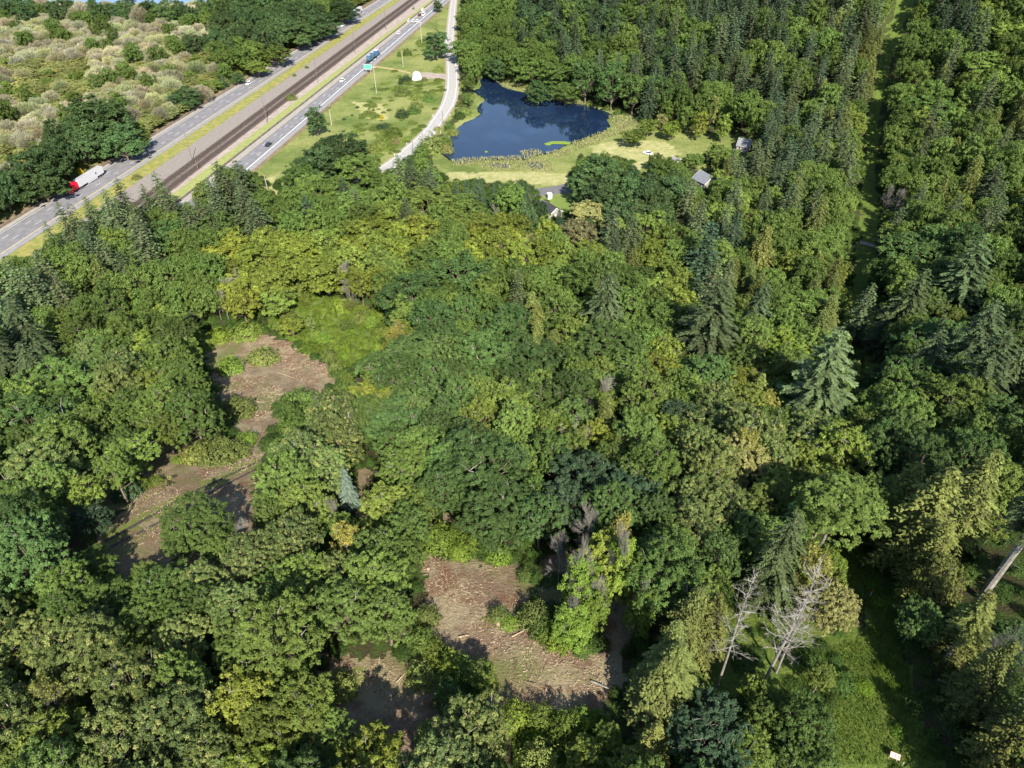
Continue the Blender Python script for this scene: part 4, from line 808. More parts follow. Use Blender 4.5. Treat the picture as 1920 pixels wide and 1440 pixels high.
# ------------------------------------------------------------------ trees: objects
PROTO = {}
def plant(t, i):
    near = t['dep'] < 215; lk = libkind(t['kind'], near, t['c']); vs = LIB[lk]; v = vs[i % len(vs)]
    if t['kind'] == 'column' or lk == 'shrub': v = vs[i % len(vs)]
    sx = t['R'] / v['R']; sz = t['H'] / v['H']; root = empty(NAMES[t['kind']], (t['x'], t['y'], t['z'] - .15), rng.uniform(0, 6.28), (sx, sx * rng.uniform(.9, 1.1), sz))
    root.rotation_euler[0] = rng.normal(0, .03); root.rotation_euler[1] = rng.normal(0, .03)
    tag(root, t['label'] or t['lab'], NOUN[t['kind']].split(' ')[-1] if t['kind'] not in ('ivy',) else 'tree', t['grp'])
    if t['kind'] in ('willow', 'column'): root['category'] = 'tree'
    if t['kind'] in ('sallow',): root['category'] = 'bush'
    col = t['tint'] or COL[t['c']]
    if t['kind'] == 'budding': col = (.20, .20, .04, 1)
    if t['c'] == 'W' and t['kind'] == 'willow': u_ = rng.random(); col = (.27 - .06 * u_, .245 - .01 * u_, .175 - .07 * u_, 1)
    j = rng.uniform(.85, 1.16); g = rng.uniform(.93, 1.07)
    col = (col[0] * j * g, col[1] * j, col[2] * j / g, col[3])
    for pn, me in v['parts']:
        if pn in ('trunk', 'stem') and t['kind'] in ('shrub', 'sallow', 'willow') and t['dep'] > 300: continue
        o = bpy.data.objects.new('trunk' if pn == 'trunk' else pn, me); C.objects.link(o); o.parent = root; o.color = col
    if t['kind'] == 'ivy':
        bt = LIB['bare'][i % 3]; o = bpy.data.objects.new('bare_top', bt['parts'][0][1]); C.objects.link(o); o.parent = root; o.scale = (.62, .62, 1.0)
    return root
for i, t in enumerate(KEEP): t['obj'] = plant(t, i)
print('TREES', {k: (len(v), len(OVER[k])) for k, v in cnt.items()})

def scatter(name, pts, sc, srcs, color, label, seed=0, rs=None):
    """ONE stuff object: geometry nodes put copies of source crowns on points"""
    pts = np.array(pts); me = bpy.data.meshes.new(name); me.vertices.add(len(pts)); me.vertices.foreach_set('co', pts.astype(np.float32).ravel())
    r = np.random.default_rng(seed); vi = r.integers(0, len(srcs), len(pts))
    for nm, arr in (('sx', sc[0]), ('sz', sc[1]), ('vi', vi), ('rz', r.uniform(0, 6.28, len(pts)))):
        a = me.attributes.new(nm, 'FLOAT', 'POINT'); a.data.foreach_set('value', np.asarray(arr, np.float32))
    o = bpy.data.objects.new(name, me); C.objects.link(o); o.color = color; tag(o, label, None, None, 'stuff')
    ng = bpy.data.node_groups.new(name, 'GeometryNodeTree'); ng.interface.new_socket('Geometry', in_out='INPUT', socket_type='NodeSocketGeometry'); ng.interface.new_socket('Geometry', in_out='OUTPUT', socket_type='NodeSocketGeometry')
    gi = ng.nodes.new('NodeGroupInput'); go = ng.nodes.new('NodeGroupOutput'); jn = ng.nodes.new('GeometryNodeJoinGeometry')
    def attr(nm):
        a = ng.nodes.new('GeometryNodeInputNamedAttribute'); a.data_type = 'FLOAT'; a.inputs['Name'].default_value = nm; return a.outputs['Attribute']
    cs = ng.nodes.new('ShaderNodeCombineXYZ'); ng.links.new(attr('sx'), cs.inputs[0]); ng.links.new(attr('sx'), cs.inputs[1]); ng.links.new(attr('sz'), cs.inputs[2])
    cr = ng.nodes.new('ShaderNodeCombineXYZ'); ng.links.new(attr('rz'), cr.inputs[2])
    for k, s in enumerate(srcs):
        oi = ng.nodes.new('GeometryNodeObjectInfo'); oi.inputs['Object'].default_value = s; oi.inputs['As Instance'].default_value = True; oi.transform_space = 'ORIGINAL'
        cmp = ng.nodes.new('FunctionNodeCompare'); cmp.data_type = 'FLOAT'; cmp.operation = 'EQUAL'; cmp.inputs['Epsilon'].default_value = .3
        ng.links.new(attr('vi'), cmp.inputs[0]); cmp.inputs[1].default_value = k
        ip = ng.nodes.new('GeometryNodeInstanceOnPoints'); ng.links.new(gi.outputs[0], ip.inputs['Points']); ng.links.new(cmp.outputs[0], ip.inputs['Selection']); ng.links.new(oi.outputs['Geometry'], ip.inputs['Instance'])
        ng.links.new(cr.outputs[0], ip.inputs['Rotation']); ng.links.new(cs.outputs[0], ip.inputs['Scale']); ng.links.new(ip.outputs[0], jn.inputs[0])
    ng.links.new(jn.outputs[0], go.inputs[0]); o.modifiers.new('scatter', 'NODES').node_group = ng
    return o
def crown_objs(lk):
    out = []; seen = set()
    mes = {v['parts'][-1][1].name for v in LIB[lk]}
    for o in C.objects:
        if o.type == 'MESH' and o.data.name in mes and o.data.name not in seen: seen.add(o.data.name); out.append(o)
    return out
WOOD = {'fir': ('distant_fir_wood', 'fir_far', 'dark mass of distant fir trees filling the wooded slopes'), 'maple': ('distant_maple_wood', 'maple_far', 'mass of distant rounded green maple crowns'), 'willow': ('distant_willow_thicket', 'willow', 'mass of far tan leafless willows in the marsh'), 'sallow': ('distant_willow_scrub', 'alder_far', 'mass of low pale green scrub in the marsh'), 'alder': ('distant_alder_wood', 'alder_far', 'mass of distant fresh green alder crowns'), 'cottonwood': ('distant_cottonwood_belt', 'maple_far', 'dark belt of distant cottonwood crowns')}
DOMC = {'fir': 'F', 'maple': 'M', 'willow': 'W', 'sallow': 'w', 'alder': 'K', 'cottonwood': 'B'}
for k, l in OVER.items():
    if not l or k not in WOOD: continue
    nm, lk, lab = WOOD[k]; v = LIB[lk][0]
    scatter(nm, [(t['x'], t['y'], t['z']) for t in l], ([t['R'] / v['R'] for t in l], [t['H'] / v['H'] for t in l]), crown_objs(lk), COL[DOMC[k]], lab, 3)

# undergrowth on the forest floor, brush and young growth
ux, uy = np.meshgrid(np.arange(-330, 420, 2.4), np.arange(34, 560, 2.4)); ux = ux.ravel() + rng.uniform(-1.1, 1.1, ux.size); uy = uy.ravel() + rng.uniform(-1.1, 1.1, uy.size)
uz = terr(ux, uy); upx, upy, _ = proj(ux, uy, uz); vis = (upx > -30) & (upx < 1950) & (upy > -5) & (upy < 1480)
hw = (ux > WL[0] + WL[1] * uy - 4) & (ux < np.where(uy < 275, YR[0] + YR[1] * uy, ER[0] + ER[1] * uy + 3)) & (uy > 180)
inop = np.zeros(ux.size, bool)
for k, q in OPEN.items(): inop |= inpoly(upx, upy, q)
brown = inpoly(upx, upy, [(0, 860), (330, 800), (480, 880), (480, 1090), (200, 1090), (0, 1010)]) | inpoly(upx, upy, [(640, 1220), (860, 1230), (860, 1420), (600, 1420)]) | inpoly(upx, upy, [(1000, 1040), (1240, 1050), (1180, 1220)])
inbr = inpoly(upx, upy, BRUSH)
sel = vis & ~hw & ~inop & ~brown & ~inbr & (uy < 330) & (ux > WL[0] + WL[1] * uy) & (rng.random(ux.size) < .5)
sh = crown_objs('shrub')
scatter('undergrowth', np.stack([ux, uy, uz], 1)[sel], (rng.uniform(.35, .9, sel.sum()), rng.uniform(.3, .9, sel.sum())), sh, (.045, .085, .018, 1), 'low leafy undergrowth covering the forest floor between the trees', 5)
sel = vis & inbr
p_ = np.concatenate([np.stack([ux, uy, uz], 1)[sel]] * 2); p_[:, :2] += rng.uniform(-1, 1, (len(p_), 2)); p_[:, 2] = terr(p_[:, 0], p_[:, 1])
scatter('brush_patch', p_, (rng.lognormal(-1.0, .45, len(p_)), rng.lognormal(-.8, .45, len(p_))), sh, (.115, .175, .026, 1), 'bright green low brush patch above the upper clearing', 6)
lowgreen = (inpoly(upx, upy, OPEN['bottom']) | (inpoly(upx, upy, OPEN['striplow']) & (rng.random(ux.size) < .16)) | (inop & brown & False)) & (uy < 200)
md = (inpoly(upx, upy, [(620, 330), (700, 170), (800, 60), (830, 60), (830, 240), (760, 290), (690, 340)]) & (rng.random(ux.size) < .4) & (np.sin(ux*.09)*np.cos(uy*.07+1)+rng.normal(0,.4,ux.size) > .0) & ~inpoly(upx, upy, [(700, 120), (790, 150), (850, 150), (850, 100), (700, 110)]))
sel = vis & lowgreen
scatter('low_brush', np.stack([ux, uy, uz], 1)[sel], (rng.uniform(.25, .7, sel.sum()), rng.uniform(.12, .5, sel.sum())), sh, (.085, .15, .016, 1), 'knee-high leafy brush at the bottom of the photo', 7)
onroad = inpoly(upx, upy, [(a - 7, b_) for a, b_ in FL] + [(a + 7, b_ + 2) for a, b_ in FR[::-1]])
sel = vis & md & ~hw & ~onroad
scatter('meadow_brush', np.stack([ux, uy, uz], 1)[sel], (rng.uniform(.3, 1.2, sel.sum()), rng.uniform(.12, .4, sel.sum())), sh, (.14, .195, .04, 1), 'low mounds of brush dotted over the roadside meadow', 8)
# marsh ground cover
mx, my = np.meshgrid(np.arange(-560, -90, 4.2), np.arange(225, 610, 4.2)); mx = mx.ravel() + rng.uniform(-2, 2, mx.size); my = my.ravel() + rng.uniform(-2, 2, my.size)
sel = mx < WL[0] + WL[1] * my - 7; mx, my = mx[sel], my[sel]; mz = terr(mx, my)
scatter('marsh_scrub', np.stack([mx, my, mz], 1), (rng.uniform(.5, 1.3, mx.size), rng.uniform(.4, 1.3, mx.size)), sh, (.17, .20, .05, 1), 'low yellow-green scrub covering the marsh between the willows', 9)

# ------------------------------------------------------------------ grass, reeds, woody debris
def blades(name, poly_px, n, hgt, wid, color, label, seed, box, m=M_LEAF, tilt=.35, kind='stuff', dens=None):
    r = np.random.default_rng(seed); x = r.uniform(box[0], box[1], n * 6); y = r.uniform(box[2], box[3], n * 6); z = terr(x, y); px, py, _ = proj(x, y, z)
    ok = np.zeros(x.size, bool)
    for q in poly_px: ok |= inpoly(px, py, q)
    if dens: ok &= (np.sin(x * dens) * np.sin(y * dens * 1.3 + 1) + r.normal(0, .35, x.size)) > -.1
    k = np.nonzero(ok)[0][:n]; P = np.stack([x, y, z], 1)[k]; m_ = len(k)
    D = nrm(np.stack([r.normal(0, tilt, m_), r.normal(0, tilt, m_), np.ones(m_)], 1)); S = nrm(np.cross(D, r.normal(0, 1, D.shape)))
    h = (hgt * r.uniform(.5, 1.2, (m_, 1))); w = wid * r.uniform(.6, 1.3, (m_, 1))
    V = np.stack([P, P + D * h * .55 + S * w, P + D * h, P + D * h * .55 - S * w], 1).reshape(-1, 3)
    me = np_mesh(name, V, np.arange(len(V)).reshape(-1, 4), [m], {'tone': np.repeat(r.uniform(0, 1, m_), 4), 'pick': np.repeat(r.uniform(0, 1, m_), 4)})
    o = bpy.data.objects.new(name, me); C.objects.link(o); o.color = color; return tag(o, label, None, None, kind)
blades('strip_grass', [OPEN['striplow'], OPEN['bottom'], [(1500, 1240), (1600, 1200), (1605, 1470), (1480, 1470)]], 75000, .5, .05, (.09, .15, .022, 1), 'long green grass on the lower cleared strip', 21, (0, 110, 40, 150))
blades('verge_grass', [[(430, 880), (490, 850), (490, 868), (330, 948), (205, 1018), (190, 1005), (330, 930)], [(205, 1030), (480, 880), (480, 895), (230, 1045)]], 9000, .3, .035, (.20, .22, .07, 1), 'short dry grass beside the wheel ruts', 22, (-110, 0, 70, 170))
blades('ferns', [[(250, 905), (300, 880), (330, 900), (290, 935), (240, 930)], [(320, 830), (345, 830), (345, 870), (325, 870)], [(1010, 1190), (1100, 1180), (1100, 1215), (1020, 1205)], [(900, 1140), (960, 1130), (965, 1180), (905, 1185)], [(740, 1270), (780, 1255), (790, 1300), (760, 1310)]], 5000, .8, .09, (.12, .18, .02, 1), 'yellow-green ferns and sprouts on the cleared soil', 23, (-110, 60, 50, 160), tilt=.8)
reedp = [[(845, 300), (885, 296), (985, 293), (1000, 296), (985, 308), (850, 312)], [(975, 283), (1010, 280), (1020, 293), (1010, 300), (980, 298)], [(1022, 287), (1050, 282), (1070, 280), (1072, 290), (1030, 298)], [(1072, 268), (1140, 244), (1190, 226), (1200, 236), (1120, 268), (1078, 285)], [(936, 154), (975, 156), (998, 166), (985, 172), (950, 166)], [(1038, 178), (1095, 190), (1110, 198), (1060, 193), (1042, 187)], [(1140, 218), (1185, 218), (1190, 236), (1150, 237)], [(985, 168), (1028, 170), (1028, 174), (990, 173)]]
blades('reeds', reedp + [[(900, 303), (1030, 300), (1040, 322), (905, 320)]], 30000, 1.1, .14, (.26, .27, .13, 1), 'pale tan-green reeds and sedges fringing the pond', 24, (-30, 150, 280, 520), tilt=.3)
m_wood = mottled('broken_wood', (.26, .19, .12), (.40, .32, .22), 3); m_dwood = mottled('dark_wood', (.07, .05, .035), (.14, .10, .07), 3)
bare_polys = [OPEN['clearing'], OPEN['lower'], OPEN['lowleft'], OPEN['patch'], [(185, 1030), (480, 900), (480, 1060), (300, 1090)], [(0, 905), (130, 900), (300, 800), (345, 810), (350, 880), (180, 970), (0, 1000)], [(1010, 1050), (1230, 1050), (1180, 1210), (1010, 1200)]]
def sticks(name, n, ln, w, m, seed, label):
    r = np.random.default_rng(seed); x = r.uniform(-120, 70, n * 9); y = r.uniform(50, 185, n * 9); z = terr(x, y); px, py, _ = proj(x, y, z); ok = np.zeros(x.size, bool)
    for q in bare_polys: ok |= inpoly(px, py, q)
    ok &= (np.sin(x * .5) * np.cos(y * .43 + 2) + np.sin(x * .19 + y * .23) + r.normal(0, .5, x.size)) > .15
    k = np.nonzero(ok)[0][:n]; P = np.stack([x, y, z + .08], 1)[k]; m_ = len(k); a = r.uniform(0, np.pi, m_) * .6 + 2.2 * np.sin(P[:, 0] * .1) + r.normal(0, .5, m_)
    D = np.stack([np.cos(a), np.sin(a), r.normal(0, .08, m_)], 1); S = np.stack([-np.sin(a), np.cos(a), 0 * a], 1); l = ln * r.lognormal(0, .5, (m_, 1)); ww = w * r.uniform(.5, 1.5, (m_, 1)); U = np.array([[0, 0, 1.]])
    V = np.stack([P - D * l / 2 - S * ww, P - D * l / 2 + S * ww, P + D * l / 2 + S * ww, P + D * l / 2 - S * ww, P - D * l / 2 + U * ww * 1.4, P + D * l / 2 + U * ww * 1.4], 1).reshape(-1, 3)
    b = np.arange(m_)[:, None] * 6; Q = np.concatenate([b + [0, 4, 5, 3], b + [4, 1, 2, 5]]); me = np_mesh(name, V, Q, [m]); o = bpy.data.objects.new(name, me); C.objects.link(o); tag(o, label, None, None, 'stuff')
sticks('wood_chips', 12000, .18, .05, m_wood, 31, 'pale wood chips and splinters strewn over the cleared soil')
sticks('slash', 1300, .75, .035, m_wood, 32, 'pale broken sticks scattered over the clearings'); sticks('dark_slash', 1500, .7, .05, m_dwood, 33, 'dark brown sticks and bark scattered over the clearings')

def between(a, c, ha=.2, hb=.2):
    return at(*a) + Vector((0, 0, ha)), at(*c) + Vector((0, 0, hb))
for a, c, r0, m, lab in [((1108, 1278), (1172, 1306), .16, M_PALEBARK, 'long pale fallen log at the right edge of the lower clearing'), ((1293, 1299), (1320, 1281), .16, M_PALEBARK, 'short pale log in the shade left of the leaning snag'), ((1212, 1094), (1282, 1088), .28, mottled('mossy_wood', (.16, .12, .03), (.30, .24, .12), 2), 'mossy fallen log in the dark gap right of the lower clearing'),
                         ((975, 1318), (1030, 1358), .10, m_wood, 'thin fallen stick in the shade at the clearing bottom'), ((860, 1196), (880, 1192), .14, m_wood, 'small pale log on the grassy hump of the lower clearing'), ((940, 1180), (985, 1172), .12, m_wood, 'thin pale log at the centre right of lower clearing'), ((744, 1280), (760, 1264), .12, m_wood, 'reddish-pale log on the left lobe of the lower clearing'),
                         ((742, 1400), (768, 1370), .10, m_dwood, 'dark stick at the bottom of the left lobe'), ((202, 894), (222, 886), .14, m_wood, 'pale log on the brown opening left of the bright maple'), ((250, 945), (268, 925), .14, m_wood, 'pale log lying on soil above the wheel ruts'), ((640, 900), (606, 945), .12, m_wood, 'mossy stick left of the small brown patch'), ((520, 700), (560, 712), .09, m_wood, 'thin pale stick in the upper clearing'), ((960, 1195), (990, 1180), .13, m_wood, 'pale stick heap below the right shrubs of lower clearing')]:
    p, q = between(a, c); b = MB(); md = (p + q) / 2 + Vector((0, 0, .06)); b.tube([p, md, q], [r0, r0 * .85, r0 * .5], 6)
    for t in (.35, .6, .8):
        s0 = p.lerp(q, t); d = Vector((random.uniform(-1, 1), random.uniform(-1, 1), .8)) * r0 * 4; b.tube([s0, s0 + d], [r0 * .35, .02], 4)
    tag(b.build('fallen_log', m), lab, 'log')
for px, py, r0, h, lab in [(1256, 1306, .75, .6, 'broad pinkish cut stump beside the dark trunk'), (934, 1172, .35, .4, 'small grey stump in the grassy tuft of the lower clearing'), (803, 1069, .3, .35, 'small pale stump at the top left of the lower clearing'), (494, 682, .3, .35, 'small stump right of the two round clearing shrubs'), (678, 948, .35, .4, 'pale stump in the small brown patch')]:
    p = at(px, py); e = empty('tree_stump', p); tag(e, lab, 'stump'); b = MB(); b.tube([(0, 0, -.2), (0, 0, .1), (0, 0, h)], [r0 * 1.35, r0 * 1.1, r0], 12, 0, False); b.build('bark', M_BARK, e)
    b = MB(); b.tube([(0, 0, h - .02), (0, 0, h + .015)], [r0 * .96, r0 * .96], 12); b.build('cut_face', mottled('cut_wood', (.36, .24, .18), (.48, .34, .26), 4), e)

# tall trunks that show below or through the canopy
def tall_trunk(basepx, H, r0, R, letter, label, z0f, kind='fir'):
    p = at(*basepx); e = empty('fir_tree' if kind == 'fir' else 'maple_tree', p); tag(e, label, 'tree'); b = MB()
    b.tube([(0, 0, -.5), (0, 0, H * .3), (.1, 0, H * .7), (0, 0, H)], [r0 * 1.2, r0, r0 * .7, .04], 9)
    for k in range(14):
        z = H * (.12 + .6 * k / 14); a = k * 2.4; l = random.uniform(.6, 2.2); b.tube([(0, 0, z), (math.cos(a) * l, math.sin(a) * l, z - .25 * l)], [.04, .015], 3, 0, False)
    b.build('trunk', M_PALEBARK, e)
    if kind == 'fir': c = LIB['fir_near'][1]; o = bpy.data.objects.new('crown', c['parts'][1][1]); C.objects.link(o); o.parent = e; s = H * (1 - z0f) / c['H']; o.scale = (R / c['R'], R / c['R'], s); o.location = (0, 0, H * z0f)
    else: c = LIB['maple_near'][2]; o = bpy.data.objects.new('crown', c['parts'][1][1]); C.objects.link(o); o.parent = e; o.scale = (R / 7, R / 7, .62); o.location = (0, 0, H - 19 * .62)
    o.color = COL[letter]
tall_trunk((1838, 1122), 30, .55, 5, 'G', 'tall fir with thick bare pale trunk at the right photo edge', .55)
tall_trunk((1520, 1064), 21, .26, 7.5, 'M', 'broad maple on a slim mottled white trunk above the grassy strip', .5, 'maple')
tall_trunk((1768, 1240), 16, .26, 3.6, 'C', 'olive tree with short curved pale trunk right of the strip', .45)
tall_trunk((1237, 1350), 20, .3, 4.0, 'C', 'shaded tree with dark bare trunk beside the pinkish stump', .55)

# ------------------------------------------------------------------ utility poles, signs
M_POLE = mottled('pole_wood', (.10, .08, .065), (.18, .15, .12), 2); M_GPOLE = mottled('grey_pole', (.35, .33, .29), (.45, .42, .38), 2)
def pole(px, py, H, label, m=M_POLE, arms=1, r0=.17):
    e = empty('utility_pole', at(px, py)); tag(e, label, 'utility pole', 'utility poles along the roads and railway'); b = MB(); b.tube([(0, 0, -.3), (0, 0, H)], [r0, r0 * .65], 8); b.build('pole', m, e)
    for k in range(arms):
        b = MB(); b.box(-1.2, 1.2, -.07, .07, H - .9 - k * 1.2, H - .72 - k * 1.2); arm = b.build('crossarm', m, e)
        for x in (-1.0, -.4, .4, 1.0):
            b = MB(); b.tube([(x, 0, H - .72 - k * 1.2), (x, 0, H - .5 - k * 1.2)], [.07, .05], 6); b.build('insulator', M_GPOLE, arm)
for a in [(706, 175, 15, 'tall pale utility pole behind the green highway sign', M_GPOLE, 1), (791, 82, 14, 'pale utility pole beside the tall dark poplar', M_GPOLE, 1), (756, 125, 9, 'short pale pole on the upper meadow', M_GPOLE, 0), (622, 235, 8, 'white pole beside the narrow dark tree', M_GPOLE, 0), (690, 347, 11, 'dark pole at the lower end of the side road', M_POLE, 1), (775, 288, 7, 'dark short pole right of the side road bend', M_POLE, 0), (831, 233, 7, 'dark pole between side road and pond', M_POLE, 0), (819, 42, 7, 'thin pole left of the far side road', M_POLE, 0),
          (501, 231, 17, 'dark rail-side pole left of the dark car', M_POLE, 1), (596, 155, 15, 'dark rail-side pole above the narrow dark tree', M_POLE, 1), (666, 100, 15, 'dark rail-side pole left of the three small cars', M_POLE, 2), (724, 55, 14, 'farthest rail-side pole beside the tracks at the photo top', M_POLE, 1), (361, 301, 14, 'rail-side pole right of the red truck', M_POLE, 0), (372, 319, 5, 'short dark post beside the tracks above the big fir', M_POLE, 0), (503, 362, 8, 'pale pole on the brown ground below the eastbound highway', M_GPOLE, 0)]: pole(*a)
# green guide sign by the eastbound highway
e = empty('highway_sign', at(691, 137)); e.rotation_euler[2] = R_(-8); tag(e, 'bright green highway guide sign on two posts beside the eastbound shoulder', 'road sign')
b = MB(); b.box(-2.4, 2.4, -.06, .06, 2.3, 5.0); b.build('panel', mat('sign_green', (.08, .36, .28), .4, .5), e)
b = MB(); b.box(-2.4, 2.4, -.075, -.062, 4.9, 5.0); b.box(-2.4, 2.4, -.075, -.062, 2.3, 2.4); b.box(-2.4, -2.3, -.075, -.062, 2.4, 4.9); b.box(2.3, 2.4, -.075, -.062, 2.4, 4.9); b.build('border', m_white, e)
for x in (-1.5, 1.5): b = MB(); b.box(x - .1, x + .1, .07, .27, -.2, 4.6); b.build('post', M_GPOLE, e)
# aerial marker sign in the cleared strip
p = at(1673, 1424); e = empty('marker_sign', p + Vector((0, 0, .0))); e.rotation_euler = (0, 0, R_(-24)); tag(e, 'slanted white sign with red numbers 33 on the lower grassy strip', 'sign')
pan = MB(); pan.box(-.6, .6, -.36, .36, -.02, .02); po = pan.build('panel', mat('sign_white', (.42, .37, .34), .8, .05), e); po.location = (0, 0, 1.15); po.rotation_euler = (R_(38), 0, 0)
b = MB(); b.box(-.62, .62, -.38, -.361, -.03, .03); b.box(-.62, .62, .361, .38, -.03, .03); b.box(-.62, -.601, -.36, .36, -.03, .03); b.box(.601, .62, -.36, .36, -.03, .03); b.build('border', mat('sign_red', (.45, .05, .04), .5), po)
for x in (-.5, .5): b = MB(); b.box(x - .04, x + .04, -.04, .04, -.3, 1.1); b.build('post', M_GPOLE, e)
cu = bpy.data.curves.new('digits', 'FONT'); cu.body = '33'; cu.size = .72; cu.extrude = .004; cu.align_x = 'CENTER'; cu.align_y = 'CENTER'; to = bpy.data.objects.new('digits_tmp', cu); C.objects.link(to)
dm = bpy.data.meshes.new_from_object(to); bpy.data.objects.remove(to); dm.materials.clear(); dm.materials.append(bpy.data.materials['sign_red']); d = bpy.data.objects.new('digits', dm); C.objects.link(d); d.parent = po; d.location = (.17, -.02, .026)
# slim marker post
e = empty('marker_post', at(1631, 1117)); tag(e, 'slim white and red marker post in the shaded grass of the strip', 'marker post'); b = MB(); b.tube([(0, 0, -.2), (0, 0, 1.1)], [.07, .07], 8); b.build('post', m_white, e); b = MB(); b.tube([(0, 0, 1.1), (0, 0, 1.5)], [.085, .085], 8); b.build('cap', mat('red_cap', (.35, .08, .06)), e)
e = empty('marker_post', at(1690, 1436)); tag(e, 'short grey post beside the slanted numbered sign', 'marker post'); b = MB(); b.tube([(0, 0, -.2), (0, 0, .9)], [.05, .05], 8); b.build('post', M_GPOLE, e); b = MB(); b.tube([(0, 0, .9), (0, 0, 1.0)], [.06, .05], 8); b.build('cap', m_white, e)

# ------------------------------------------------------------------ vehicles
M_GLASS = mat('car_glass', (.02, .025, .03), .08, .6); M_TYRE = mat('tyre', (.02, .02, .02), .85); M_CHROME = mat('chrome', (.5, .5, .5), .25, .5, .9); M_LAMP = mat('lamp_glass', (.7, .68, .6), .2)
def paint(name, c): return mat(name, c, .35, .5)
def wheel(e, x, y, r=.34, w=.24):
    b = MB(); b.tube([(x - w / 2, y, r), (x + w / 2, y, r)], [r, r], 12); n = len(b.v); b.f.append(tuple(range(11, -1, -1))); b.mi.append(0); o = b.build('wheel', M_TYRE, e)
    s = 1 if x > 0 else -1; h = MB(); h.tube([(x + s * w * .42, y, r), (x + s * (w / 2 + .02), y, r)] if s > 0 else [(x - w * .42, y, r), (x - w / 2 - .02, y, r)], [r * .55, r * .5], 8); h.build('rim', M_CHROME, o)
def base(px, py, name, label, cat, away, group=None):
    l = EL if away else WL; e = empty(name, at(px, py) + Vector((0, 0, .115))); e.rotation_euler[2] = -math.atan(l[1]) + (0 if away else math.pi); return tag(e, label, cat, group)
def car(px, py, col, label, away, van=False, dark=False):
    e = base(px, py, 'van' if van else 'car', label, 'van' if van else 'car', away); L_, W_, h = (5.2, 2.0, 1.25) if van else (4.6, 1.85, .85); m = paint('car_paint', col)
    b = MB(); pr = [(-L_ / 2, .3), (-L_ / 2, h * .85), (-L_ * .3, h), (L_ * .22, h), (L_ * .47, h * .78), (L_ / 2, .55), (L_ / 2, .3)]
    n = len(pr)
    for x in (-W_ / 2, W_ / 2): b.v += [(x, y, z) for y, z in pr]
    b.f += [tuple(range(n - 1, -1, -1)), tuple(range(n, 2 * n))]; b.mi += [0, 0]
    for i in range(n): b.f.append((i, (i + 1) % n, n + (i + 1) % n, n + i)); b.mi.append(0)
    b.build('body', m, e); b = MB(); y0, y1 = (-L_ * .47, L_ * .30) if van else (-L_ * .36, L_ * .20); ht = 1.95 if van else 1.42
    b.box(-W_ * .46, W_ * .46, y0, y1, h - .02, ht, 0, (.82, .78 if not van else .9)); b.build('windows', M_GLASS, e)
    b = MB(); cx = (y0 + y1) / 2; hw = (y1 - y0) / 2 * (.9 if van else .76); b.box(-W_ * .385, W_ * .385, cx - hw, cx + hw, ht + .002, ht + .05); b.build('roof', m, e)
    for x in (-W_ / 2 + .08, W_ / 2 - .08):
        for y in (-L_ * .31, L_ * .31): wheel(e, x, y)
    for x in (-W_ * .36, W_ * .36): b = MB(); b.box(x - .16, x + .16, L_ / 2 + .001, L_ / 2 + .03, .5, .62); b.build('headlight', M_LAMP, e)
for a in [(467, 158, (.75, .75, .75), 'white car alone on the near westbound highway', False), (643, 49, (.72, .74, .76), 'white car just behind the dark westbound car', False), (603, 76, (.03, .05, .07), 'dark blue-black car on the westbound highway', False), (504, 273, (.02, .025, .04), 'black car on the near eastbound highway', True), (643, 152, (.8, .8, .8), 'white car below the green highway sign', True), (748, 63, (.78, .78, .76), 'white car ahead of the blue truck convoy', True),
          (767, 40, (.6, .62, .65), 'silver-white car, left one of three abreast', True), (775.5, 40.5, (.75, .75, .75), 'white car, middle one of three abreast', True), (783, 40.5, (.8, .8, .8), 'white car, right one of three abreast', True), (787, 29.5, (.10, .015, .03), 'dark red car beside the white van', True), (793, 19.5, (.8, .8, .8), 'farthest white car on the eastbound highway', True)]: car(*a)
car(795, 28.5, (.82, .82, .82), 'white van beside the dark red car', True, True)
def cabunit(e, col, y0, z0=0.0, hood=True, top=(.8, .8, .8)):
    m = paint('truck_paint', col); b = MB(); b.box(-1.2, 1.2, y0 - 3.6, y0 - 1.9, 1.1 + z0, 3.9 + z0, 0, (.96, .8), (0, -.15)); b.box(-1.2, 1.2, y0 - 1.9, y0, 1.1 + z0, 3.0 + z0, 0, (.94, .82), (0, -.15)); c = b.build('cab', m, e)
    if hood: b = MB(); b.box(-1.05, 1.05, y0 + .002, y0 + 2.0, .8 + z0, 2.05 + z0, 0, (.82, .9), (0, -.05)); b.build('hood', m, e); b = MB(); b.box(-.5, .5, y0 + 2.0, y0 + 2.06, .85 + z0, 1.8 + z0); b.build('grille', M_CHROME, e)
    b = MB(); b.quad((-1.0, y0 - .02, 2.15 + z0), (1.0, y0 - .02, 2.15 + z0), (.95, y0 - .30, 2.85 + z0), (-.95, y0 - .30, 2.85 + z0)); b.build('windscreen', M_GLASS, c)
    b = MB(); b.box(-1.15, 1.15, y0 + 1.9 if hood else y0, y0 + 2.15 if hood else y0 + .2, .45 + z0, .8 + z0); b.build('bumper', M_CHROME, e)
    b = MB(); b.box(-.45, .45, y0 - 6.2, y0 - 3.6, .75 + z0, 1.05 + z0); b.build('chassis', M_TYRE, e)
    for x in (-.8, .8): b = MB(); b.box(x - .2, x + .2, y0 + 1.95, y0 + 2.08, .85 + z0, 1.1 + z0); b.build('headlight', M_LAMP, e)
    for x in (-1.0, 1.0):
        for y in (y0 + 1.1, y0 - 4.3, y0 - 5.5):
            o_ = len(C.objects); wheel(e, x, y, .5, .35)
